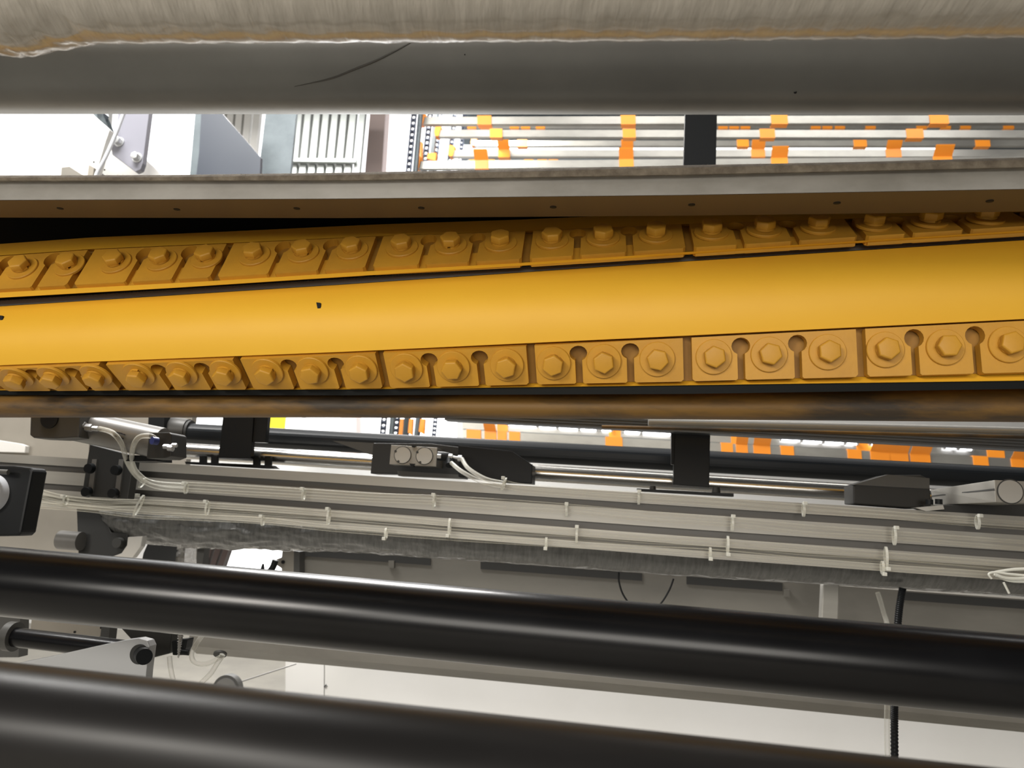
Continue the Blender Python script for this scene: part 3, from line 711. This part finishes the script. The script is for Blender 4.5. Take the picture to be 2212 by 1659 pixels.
# right carriage and silver cylinder
c2 = thing('carriage', P(1950, 1097, 1.78), 'black boxy carriage near the right edge with sloping top', 'carriage')
slab([(1843, 1048), (1915, 1026), (1990, 1026), (2008, 1036), (2012, 1094), (1980, 1099), (1844, 1089)], 1.78, 0.07).build('body', 'dark_bracket', c2, None, 0.003)
slab([(1843, 1047), (1918, 1025), (2008, 1033), (2008, 1056), (1930, 1052)], 1.775, 0.02).build('lid', 'gunmetal', c2)
slab([(1978, 1097), (2037, 1091), (2040, 1100), (2000, 1104)], 1.74, 0.03).build('foot', 'steel', c2)
slab([(1995, 1092), (2240, 1088), (2240, 1118), (2100, 1112), (2000, 1100)], 1.76, 0.05).build('base_plate', 'dark_bracket', c2)
for x, y in [(2008, 1090), (2028, 1089)]: disc(P(x, y, 1.74), UZ, PX(7, 1.74), PX(10, 1.74), 12).build('screw', 'dark_paint', c2)
sc = thing('compact_cylinder', P(2120, 1090, 1.70), 'silver compact cylinder with round end face at the right edge', 'cylinder')
f0 = [(2148, 1037), (2240, 1041), (2240, 1088), (2150, 1085)]
b0_ = [(2010, 1062), (2060, 1062), (2060, 1095), (2018, 1091)]
fr = [P(x, y, 1.62) for x, y in f0]; bk = [P(x, y, 1.86) for x, y in [(2010, 1058), (2090, 1062), (2090, 1094), (2016, 1091)]]
MB().add(fr + bk, [(0, 1, 2, 3), (7, 6, 5, 4), (0, 4, 5, 1), (1, 5, 6, 2), (2, 6, 7, 3), (3, 7, 4, 0)]).build('barrel', 'aluminium', sc, None, 0.001)
c = P(2182, 1062, 1.62)
disc(c - NA * 0.0006, -NA, PX(25, 1.62), 0.0004, 40).build('ring_groove', 'slot_dark', sc)
disc(c - NA * 0.0008, -NA, PX(22.5, 1.62), 0.0012, 40).build('piston_face', 'steel', sc)
gA = [fr[0].lerp(fr[3], 0.38), bk[0].lerp(bk[3], 0.38), bk[0].lerp(bk[3], 0.46), fr[0].lerp(fr[3], 0.46)]
MB().prism([p - MD * 0.0008 for p in gA], MD * 0.0004).build('sensor_groove', 'slot_dark', sc)

# ================================================================== ALUMINIUM BEAM, TUBES, LOWER WRAPPED ROLLER
bt = curve((0, 980), (740, 1024), (1480, 1071), (2212, 1116))
bb = curve((0, 1086), (740, 1143), (1480, 1203), (2212, 1256))
al = thing('aluminium_beam', P(1106, 1175, 1.75), 'pale slotted aluminium beam carrying clear air tubes', 'beam')
dA = 1.75
def brow(t0, t1, d0, d1, name, m):
    XSa = [-2.2 + 0.1 * i for i in range(45)]
    rows = [[solveX(X, mix(bt, bb, t0), d0), solveX(X, mix(bt, bb, t1), d0), solveX(X, mix(bt, bb, t1), d1), solveX(X, mix(bt, bb, t0), d1)] for X in XSa]
    return MB().grid(rows, True).build(name, m, al)
brow(0.0, 1.0, dA + 0.016, dA + 0.09, 'core', 'groove_dark')
for t0, t1 in [(0.0, 0.17), (0.29, 0.54), (0.66, 0.80), (0.88, 1.0)]: brow(t0, t1, dA, dA + 0.018, 'rail_face', 'aluminium')
# lower wrapped roller
fr_b = curve((210, 1160), (300, 1170), (400, 1181), (740, 1191), (1480, 1245), (2212, 1288))
lw = film_sleeve('wrapped_roller', fr_b, 1.95, 0.064, 'film_grey', 'dark film-wrapped roller with crinkled plastic below the air tubes', 222, 2700,
                 lambda x: -0.35 * max(0, (300 - x) / 80.0) ** 2 if x < 300 else 0.05 * max(0, min(1, (700 - x) / 400)), 6, 90, 0.0008, None, lambda x: 0.0045 if x < 700 else 0.0045 - 0.0035 * min(1, (x - 700) / 500))

def air_tube(pts, d, r, label, group, parent=None):
    thick = r > 0.0045
    o = MB().tube(smooth_path([P(x, y, d) if len(t_) == 0 else P(x, y, t_[0]) for x, y, *t_ in pts], 9), r, 10).build('air_tube', 'clear_hose' if thick else 'clear_tube', parent, 60)
    return tag(o, label, 'tube', group)
dT = 1.72
def bundle(pts, offs, where, d=dT, r=0.0042):
    rn = random.Random(len(where))
    names = {1: ['single'], 2: ['upper', 'lower'], 3: ['topmost', 'middle', 'lowest'], 4: ['topmost', 'second', 'third', 'lowest']}[len(offs)]
    for nm, o in zip(names, offs):
        q = [(x, y + o + (rn.uniform(-1.3, 1.3) if 0 < i < len(pts) - 1 else 0)) for i, (x, y, *_) in enumerate(pts)]
        dz = d - 0.004 * abs(o) / 8
        air_tube([(x, y, dz - (p[2] if len(p) > 2 else 0)) for (x, y), p in zip(q, pts)], d, r, f'{nm} clear air tube of the {where}', 'air tubes')
line1 = [(395, 1052), (520, 1060), (655, 1068), (800, 1076), (937, 1082), (1090, 1091), (1222, 1100), (1400, 1116), (1580, 1130), (1750, 1146), (1930, 1158), (2212, 1180), (2500, 1200)]
line2 = [(75, 1066), (140, 1082), (220, 1090), (305, 1090), (450, 1099), (580, 1107), (710, 1115), (840, 1126), (970, 1138), (1110, 1147), (1245, 1155), (1400, 1166), (1570, 1177), (1740, 1192), (1912, 1204), (2212, 1228), (2500, 1250)]
line3 = [(80, 1090), (190, 1098), (300, 1110), (440, 1117), (570, 1125), (700, 1138), (833, 1149), (1000, 1162), (1180, 1172), (1350, 1183), (1533, 1193), (1720, 1210), (1905, 1224), (2212, 1246)]
line0 = [(1092, 1048), (1130, 1056), (1240, 1064), (1378, 1075), (1550, 1087), (1735, 1100), (1920, 1115), (2110, 1130), (2400, 1150)]
bundle(line1, [-8, 5], 'second bundle along the beam')
bundle(line2, [-9, 0, 9], 'third bundle along the beam')
bundle(line3, [-3, 5], 'lowest bundle above the wrapped roller', 1.71, 0.0036)
bundle(line0, [-7, 3], 'short top bundle leaving the valve block')
# cylinder hoses
air_tube([(215, 926, 1.52), (243, 935, 1.5), (263, 960, 1.52), (276, 1000, 1.58), (300, 1033, 1.68), (340, 1052, 1.72), (400, 1058, 1.72)], 0, 0.0052, 'thick clear hose from the cylinder port curving down to the beam', 'cylinder hoses')
air_tube([(340, 952, 1.52), (325, 942, 1.5), (300, 945, 1.5), (287, 968, 1.52), (286, 1000, 1.58), (300, 1025, 1.66), (330, 1042, 1.71), (400, 1048, 1.72)], 0, 0.0052, 'thick clear hose looping from the blue port of the cylinder', 'cylinder hoses')
air_tube([(975, 1000, 1.78), (1000, 1020, 1.74), (1045, 1042, 1.72), (1092, 1051, 1.71)], 0, 0.0048, 'lower clear hose drooping from the elbow fitting', 'valve hoses')
air_tube([(998, 991, 1.79), (1012, 1012, 1.75), (1050, 1035, 1.72), (1092, 1044, 1.71)], 0, 0.0048, 'upper clear hose drooping from the elbow nipple', 'valve hoses')
def tie(x, y, hpx, label, d=1.70, tilt=0.0):
    r = thing('zip_tie', P(x, y + hpx / 2, d), label, 'zip tie', 'zip ties on the air tubes')
    c = P(x, y, d + 0.02); hz = PX(hpx, d) / 2; path = []
    for k in range(25):
        a = 2 * math.pi * k / 24
        path.append(c + UZ * math.sin(a) * hz + NA * math.cos(a) * min(hz, 0.007) + MD * tilt * math.sin(a) * hz)
    w = 0.0048; m = MB(); rows = [[p - MD * w / 2, p + MD * w / 2] for p in path]
    n_ = [(p - c).normalized() * 0.0014 for p in path]
    rows = [[p - MD * w / 2, p + MD * w / 2, p + MD * w / 2 + q, p - MD * w / 2 + q] for p, q in zip(path, n_)]
    m.grid(rows, True).build('strap', 'tie_white', r)
    top = c + UZ * (hz if tilt >= 0 else -hz) - NA * 0.012
    MB().cbox(top, MD * 0.008, NA * 0.010, UZ * 0.007).build('head', 'tie_white', r, None, 0.001)
    return r
for nm, pts in [('short top bundle', [(1380, 1075, 26, 0), (1736, 1101, 26, 0), (2112, 1128, 26, 0)]),
                ('second bundle', [(308, 1043, 22, 0.5), (402, 1055, 22, 0), (656, 1068, 24, 0), (938, 1082, 26, 0), (1224, 1102, 26, 0), (1582, 1131, 30, 0), (1932, 1158, 34, 0)]),
                ('third bundle', [(142, 1082, 20, 0), (300, 1092, 46, 0.35), (448, 1098, 30, 0), (710, 1116, 34, 0), (971, 1139, 36, -0.01), (1246, 1155, 34, 0), (1572, 1178, 36, -0.01), (1914, 1205, 42, -0.01)]),
                ('lowest bundle', [(568, 1125, 20, 0), (834, 1152, 22, -0.01), (1180, 1173, 22, -0.01), (1534, 1195, 22, -0.01), (1906, 1226, 24, -0.01)])]:
    for i, (x, y, h_, tl) in enumerate(pts):
        tie(x, y, h_, f'white zip tie on the {nm}, {ORD[i]} along from the cylinder end', 1.70, tl)
tie(1088, 1046, 26, 'white zip tie gathering the two hoses from the elbow fitting', 1.69, 0.3)
# bound bundle of white wire ends at the right edge
wr = thing('wire_bundle', P(2170, 1260, 1.65), 'white wire ends tied together at the right edge', 'wires')
for k, pts in enumerate([[(2142, 1250), (2136, 1240), (2150, 1236), (2180, 1240), (2240, 1246)], [(2148, 1240), (2170, 1248), (2200, 1250), (2250, 1247)], [(2150, 1236), (2190, 1230), (2250, 1228)], [(2152, 1243), (2185, 1255), (2250, 1256)]]):
    MB().tube(smooth_path([P(x, y, 1.65 + 0.005 * k) for x, y in pts]), 0.0028 if k else 0.0022, 8).build('wire', 'tie_white', wr, 60)
MB().tube(smooth_path([P(2168, 1258, 1.64), P(2173, 1268, 1.64), P(2180, 1282, 1.64)]), 0.0022, 8).build('tie_tail', 'tie_white', wr, 60)

# ================================================================== LEFT: bracket, cylinder, motor
br = thing('slotted_bracket', P(230, 1080, 1.66), 'dark upright bracket plate with two long slots and four screws', 'bracket')
slab([(194, 960), (290, 985), (276, 1078), (176, 1072), (186, 1010)], 1.66, 0.025).build('plate', 'dark_bracket', br, None, 0.0015)
for x0_, y0_, x1_, y1_ in [(204, 992, 194, 1068), (262, 992, 252, 1070)]:
    slab([(x0_ - 5, y0_), (x0_ + 5, y0_), (x1_ + 5, y1_), (x1_ - 5, y1_)], 1.655, 0.012).build('slot', 'cylinder_grey', br)
for x, y in [(197, 1012), (254, 1016), (191, 1063), (248, 1066)]:
    disc(P(x, y, 1.655), -NA, PX(12, 1.65), 0.012, 20, PX(10.5, 1.65)).build('screw', 'dark_paint', br, 40)
ar = thing('arm_plate', P(280, 1230, 1.9), 'dark lower arm plate with round boss and hook below the bracket', 'plate')
slab([(165, 1090), (215, 1090), (240, 1150), (275, 1152), (280, 1185), (262, 1210), (170, 1225)], 1.9, 0.03).build('plate', 'dark_bracket', ar, None, 0.002)
disc(P(262, 1172, 1.9), -NA, PX(11, 1.9), 0.02, 20).build('boss', 'slot_dark', ar, 40)
slab([(330, 1150), (390, 1150), (384, 1240), (300, 1240), (310, 1195)], 2.1, 0.03).build('rear_plate', 'dark_bracket', ar)
hk = slab([(276, 1160), (308, 1158), (304, 1180), (286, 1205), (250, 1215), (222, 1212), (240, 1203), (262, 1195), (274, 1178)], 1.85, 0.02).build('hook', 'white_paint', None, None, 0.002)
tag(hk, 'pale curved hook between the dark arm plates', 'hook')
st = disc(P(130, 1166, 1.88), MD, PX(21, 1.88), PX(52, 1.88), 28).build('stub_shaft', 'cylinder_grey', None, 40); tag(st, 'short grey stub shaft beside the dark arm plate', 'shaft')
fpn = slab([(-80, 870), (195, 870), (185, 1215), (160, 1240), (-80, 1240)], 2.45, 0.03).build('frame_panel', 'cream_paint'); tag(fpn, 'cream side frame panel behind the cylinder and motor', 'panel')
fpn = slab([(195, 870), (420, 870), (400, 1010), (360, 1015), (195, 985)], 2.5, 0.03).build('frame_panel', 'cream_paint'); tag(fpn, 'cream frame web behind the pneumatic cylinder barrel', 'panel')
ob = slab([(-20, 948), (42, 958), (55, 963), (53, 978), (-20, 976)], 2.42, 0.02).build('access_cover', 'white_paint', None, None, 0.002); tag(ob, 'white access cover on the cream panel above the beam end', 'cover')
cy = thing('pneumatic_cylinder', P(260, 990, 1.5), 'grey pneumatic air cylinder with dark clevis end', 'cylinder')
slab([(66, 890), (70, 870), (172, 870), (170, 945), (120, 948), (72, 946), (64, 940)], 1.5, 0.05).build('clevis', 'gunmetal', cy, None, 0.003)
disc(P(108, 905, 1.5), -NA, PX(22, 1.5), 0.003, 28).build('pivot_hole', 'black_hole', cy)
MB().tube([P(160, 918, 1.56), P(350, 958, 1.56)], PX(36, 1.56), 40).build('barrel', 'cylinder_grey', cy, 50)
slab([(322, 934), (366, 934), (370, 938), (370, 985), (356, 990), (316, 990)], 1.52, 0.06).build('end_block', 'dark_bracket', cy, None, 0.002)
slab([(272, 983), (338, 984), (338, 996), (272, 996)], 1.56, 0.06).build('foot', 'dark_paint', cy)
disc(P(340, 953, 1.5), -NA + MD * -0.5, PX(9, 1.5), 0.012, 16).build('port_collar', 'blue_plastic', cy, 40)
for x, y, r_ in [(178, 921, 11), (192, 924, 9), (205, 926, 6)]: disc(P(x, y, 1.52) - MD * 0.006, MD, PX(r_, 1.5), 0.013, 6).build('port_nut', 'zinc', cy)
for x, y, r_ in [(358, 965, 6), (368, 968, 8), (376, 962, 5)]: disc(P(x, y, 1.52) - MD * 0.004, MD, PX(r_, 1.5), 0.01, 6).build('rod_nut', 'zinc', cy)
for x, y, w_ in [(246, 933, 2), (250, 933.6, 3), (255, 934.6, 2), (259, 935.6, 3), (264, 937.6, 4), (245, 941.6, 4), (256, 944.6, 5), (261, 946.4, 3)]:
    slab([(x, y - 1.3), (x + w_, y - 1.1 + w_ * 0.2), (x + w_, y + 1.4 + w_ * 0.2), (x, y + 1.2)], 1.522, 0.004).build('printed_mark', 'ink', cy)
mo = thing('motor_housing', P(30, 1160, 1.35), 'black rounded motor housing with white round face at the left edge', 'motor')
slab([(-60, 1004), (30, 1006), (66, 1010), (70, 1018), (45, 1150), (38, 1158), (-60, 1160)], 1.35, 0.04).build('housing', 'dark_paint', mo, None, 0.004)
disc(P(-18, 1066, 1.35), -NA, PX(45, 1.35), 0.02, 40, PX(42, 1.35)).build('white_face', 'white_plastic', mo, 40)
MB().tube([P(-20, 1018, 1.33), P(18, 1020, 1.33)], PX(6, 1.33), 10).build('latch', 'gunmetal', mo, 50)
disc(P(56, 1086, 1.37), MD, PX(13, 1.37), 0.012, 20).build('shaft_end', 'slot_dark', mo, 40)

# ================================================================== LOWER BACKGROUND
cb = thing('cross_beam', P(1400, 1340, 2.3), 'grey-beige cross beam with dark slots behind the wrapped roller', 'beam')
slab([(641, 1180), (2700, 1330), (2700, 1480), (641, 1320)], 2.3, 0.08).build('beam', 'beam_paint', cb)
for (x0_, x1_) in [(650, 930), (1038, 1387), (1483, 1690), (1950, 2500)]:
    yy = lambda x: 1196 + (x - 640) * 0.0735
    slab([(x0_, yy(x0_) - 14), (x1_, yy(x1_) - 14), (x1_, yy(x1_) + 4), (x0_, yy(x0_) + 4)], 2.297, 0.01).build('slot', 'slot_dark', cb)
for x in (845, 1700): slab([(x - 6, 1196 + (x - 640) * 0.0735), (x + 6, 1196 + (x - 640) * 0.0735), (x + 6, 1212 + (x - 640) * 0.0735), (x - 6, 1212 + (x - 640) * 0.0735)], 2.29, 0.01).build('tab', 'beam_paint', cb)
lip2 = thing('lower_rail', P(1400, 1560, 2.2), 'beige lower rail with darker underside above the white cabinet', 'rail')
ra = curve((380, 1370), (740, 1399), (1480, 1468), (2212, 1538)); rbm = curve((380, 1392), (740, 1426), (1480, 1490), (2212, 1563)); rc = curve((380, 1408), (740, 1440), (1480, 1510), (2212, 1582))
XR = [P(x, 1450, 2.2).x for x in (400, 700, 1000, 1300, 1600, 1900, 2200, 2700)]
MB().grid([[solveX(X, sh(ra, -70), 2.2), solveX(X, rbm, 2.2), solveX(X, rc, 2.27), solveX(X, sh(rc, -70), 2.28)] for X in XR], True).build('rail', 'beam_paint', lip2)
cab = thing('white_cabinet', P(1500, 1700, 3.0), 'bright white cabinet panel filling the gap above the near roller', 'cabinet')
slab([(617, 1380), (700, 1380), (698, 1800), (615, 1800)], 3.0, 0.4).build('panel', 'wall_paint', cab)
slab([(702, 1380), (2700, 1480), (2700, 1800), (700, 1800)], 3.0, 0.4).build('panel', 'wall_paint', cab)
slab([(699, 1484), (704, 1478), (705, 1479), (700.5, 1484.5), (705, 1485), (705, 1486)], 2.997, 0.004).build('pen_mark', 'ink', cab)
slab([(703, 1481), (707, 1482), (707, 1483), (703, 1482)], 2.997, 0.004).build('pen_mark', 'ink', cab)
# white lever plate with a pin
lv = thing('lever_plate', P(250, 1470, 1.2), 'white lever plate with sloping edge and dark pivot pin, lower left', 'plate')
slab([(40, 1432), (110, 1418), (200, 1398), (270, 1383), (300, 1379), (318, 1384), (323, 1396), (316, 1450), (312, 1500), (0, 1500)], 1.2, 0.02).build('plate', 'lever_grey', lv, None, 0.002)
disc(P(302, 1413, 1.2), -NA, PX(21, 1.2), 0.003, 28).build('pin_washer', 'dark_bracket', lv, 40)
disc(P(306, 1413, 1.2), -NA + MD * 0.9, PX(17, 1.2), 0.022, 24).build('pin', 'dark_paint', lv, 40)
dr = thing('rear_shaft', P(120, 1410, 1.5), 'dark glossy shaft behind the white lever plate', 'shaft')
MB().tube([P(30, 1376, 1.5), P(320, 1410, 1.5)], PX(21, 1.5), 28).build('shaft', 'black_roller', dr, 50)
disc(P(18, 1374, 1.5), MD, PX(32, 1.5), PX(18, 1.5), 28).build('collar', 'gunmetal', dr, 40)
wpn = thing('cover_strip', P(150, 1380, 1.8), 'pale cover strip with small screws above the dark shaft', 'cover')
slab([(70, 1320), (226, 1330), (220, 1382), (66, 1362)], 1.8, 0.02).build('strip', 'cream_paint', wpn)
for x, y in [(162, 1365), (219, 1356), (216, 1377)]: disc(P(x, y, 1.8), -NA, PX(2.6, 1.8), 0.002, 10).build('screw', 'black_hole', wpn)
slab([(-60, 1320), (44, 1320), (40, 1420), (-60, 1420)], 1.78, 0.03).build('end_block', 'gunmetal', wpn)
slab([(222, 1326), (240, 1330), (234, 1384), (216, 1380)], 1.79, 0.03).build('end_strip', 'slot_dark', wpn)
vb = thing('valve_body', P(370, 1415, 1.6), 'dark valve body with black push fitting beyond the lever pin', 'valve')
slab([(236, 1330), (372, 1345), (366, 1412), (335, 1420), (316, 1424), (300, 1400)], 1.62, 0.05).build('body', 'dark_bracket', vb, None, 0.003)
slab([(370, 1385), (404, 1380), (400, 1400), (395, 1416), (372, 1416)], 1.6, 0.03).build('port', 'dark_paint', vb, None, 0.003)
MB().tube([P(385, 1408, 1.6), P(408, 1410, 1.6)], PX(6, 1.6), 12).build('push_fitting', 'dark_paint', vb, 50)
air_tube([(440, 1368, 1.62), (425, 1390, 1.6), (414, 1412, 1.6), (420, 1430, 1.6), (445, 1434, 1.6), (475, 1420, 1.6), (480, 1414, 1.6)], 0, 0.005, 'looped clear tube end hanging by the valve body', 'loose tube ends')
air_tube([(482, 1414, 1.6), (470, 1432, 1.6), (455, 1455, 1.6), (430, 1480, 1.6)], 0, 0.005, 'clear tube end running down from the dark grommet', 'loose tube ends')
air_tube([(366, 1418, 1.6), (368, 1440, 1.6), (374, 1470, 1.6)], 0, 0.005, 'clear tube end dropping below the dark valve body', 'loose tube ends')
tag(disc(P(476, 1411, 1.66), V3((0.1, -0.6, -0.8)), PX(14, 1.66), 0.004, 24).build('grommet', 'slot_dark', None, 40), 'dark oval grommet on the underside of the lower rail', 'grommet')
sp = MB(); pth = []
for i in range(60):
    y = 1362 + i * 1.0; pth.append(P(391 + math.sin(i * 1.3) * (5 - i * 0.06) - i * 0.1, y, 1.5))
tag(sp.tube(pth, [0.0035 - 0.00004 * i for i in range(60)], 6).build('plastic_curl', 'film_loose', None, 60), 'curled strip of clear plastic dangling by the valve', 'plastic strip')
wh = thing('pulley', P(497, 1480, 2.6), 'small grey pulley with a cord peeking over the near roller', 'pulley')
disc(P(497, 1486, 2.6), -NA, PX(30, 2.6), 0.03, 32).build('wheel', 'gunmetal', wh, 40)
disc(P(497, 1486, 2.6) - NA * 0.03, -NA, PX(24, 2.6), 0.004, 32).build('face', 'cylinder_grey', wh, 40)
MB().tube([P(522, 1472, 2.6), P(640, 1434, 2.7)], 0.0022, 8).build('cord', 'cylinder_grey', wh)
# film scraps, striped posts, clamp and valve in the bright lower window
fs_rows = []
for i in range(15):
    v = i / 14; row = []
    for k in range(11):
        u = k / 10; x = 383 + 44 * u - 6 * v; y = 1176 + 58 * v + 2 * u
        row.append(P(x, y, 1.8 + 0.035 * noise.noise(V3((u * 3.1, v * 2.2, 4.0))) + 0.02 * noise.noise(V3((u * 7, v * 5, 1.0)))))
    fs_rows.append(row)
fsb = MB().grid(fs_rows)
tag(fsb.build('film_scrap', 'film_loose', None, 30), 'crumpled clear film hanging below the wrapped roller', 'plastic film')
tag(slab([(424, 1178), (442, 1180), (436, 1232), (424, 1230)], 2.0, 0.03).build('dark_post', 'gunmetal'), 'dark grey post beside the hanging clear film', 'post')
for i, (a_, b_) in enumerate([((452, 1178), (436, 1232)), ((468, 1178), (450, 1232)), ((486, 1178), (466, 1236))]):
    w_ = [10, 13, 13][i]
    tag(slab([a_, (a_[0] + w_ - 2, a_[1]), (b_[0] + w_ - 2, b_[1]), b_], 2.6, 0.03).build('window_bar', 'brown_stripe'), ['brown slanting bar before the bright window, next to the dark post', 'brown slanting bar before the bright window, middle one', 'brown slanting bar before the bright window, farthest from dark post'][i], 'bar')
cm = thing('clamp_block', P(630, 1250, 2.25), 'pale clamp block with dark edge beside the bright lower window', 'clamp')
slab([(610, 1186), (636, 1190), (634, 1250), (608, 1250), (608, 1228), (596, 1220), (597, 1208), (608, 1204)], 2.25, 0.03).build('block', 'cream_paint', cm, None, 0.002)
slab([(635, 1190), (647, 1192), (647, 1250), (634, 1250)], 2.24, 0.04).build('edge_bar', 'gunmetal', cm)
disc(P(612, 1214, 2.25), -NA, PX(4, 2.25), 0.004, 10).build('screw', 'black_hole', cm)
vf = thing('air_fitting', P(580, 1240, 2.2), 'small black air fitting with cone tip by the clamp block', 'fitting')
MB().tube(smooth_path([P(572, 1245, 2.2), P(588, 1228, 2.2), P(595, 1210, 2.2)], 5), PX(7, 2.2), 12).build('elbow', 'dark_paint', vf, 50)
disc(P(566, 1240, 2.2), UZ, PX(7, 2.2), PX(22, 2.2), 14, PX(2, 2.2)).build('cone_tip', 'dark_paint', vf, 40)
# hose, tube, post and wires at lower right
ho = thing('corrugated_hose', P(1932, 1640, 1.9), 'black corrugated hose hanging down at the lower right', 'hose')
hp = smooth_path([P(x, y, 1.9) for x, y in [(1950, 1270), (1942, 1320), (1936, 1400), (1933, 1500), (1932, 1570), (1933, 1680)]], 30)
MB().tube(hp, [PX(7.4 if i % 2 else 6.2, 1.9) for i in range(len(hp))], 14).build('hose', 'dark_paint', ho)
air_tube([(1896, 1280, 1.95), (1908, 1320, 1.93), (1918, 1360, 1.9), (1921, 1450, 1.88), (1916, 1540, 1.88), (1918, 1680, 1.88)], 0, 0.0055, 'clear tube hanging beside the black corrugated hose', 'loose tube ends')
ap = slab([(1778, 1262), (1814, 1264), (1811, 1345), (1774, 1342)], 2.1, 0.03).build('aluminium_post', 'aluminium', None, None, 0.003); tag(ap, 'short bright aluminium post below the wrapped roller', 'post')
for k, pts in enumerate([[(1337, 1236), (1337, 1255), (1344, 1280), (1357, 1301), (1370, 1315)], [(1455, 1250), (1447, 1272), (1434, 1295), (1420, 1312)]]):
    tag(MB().tube(smooth_path([P(x, y, 2.0) for x, y in pts]), 0.0022, 8).build('black_wire', 'dark_paint', None, 60), ['thin black wire curving below the wrapped roller, nearer the valve block', 'thin black wire curving below the wrapped roller, nearer the hose'][k], 'wire')
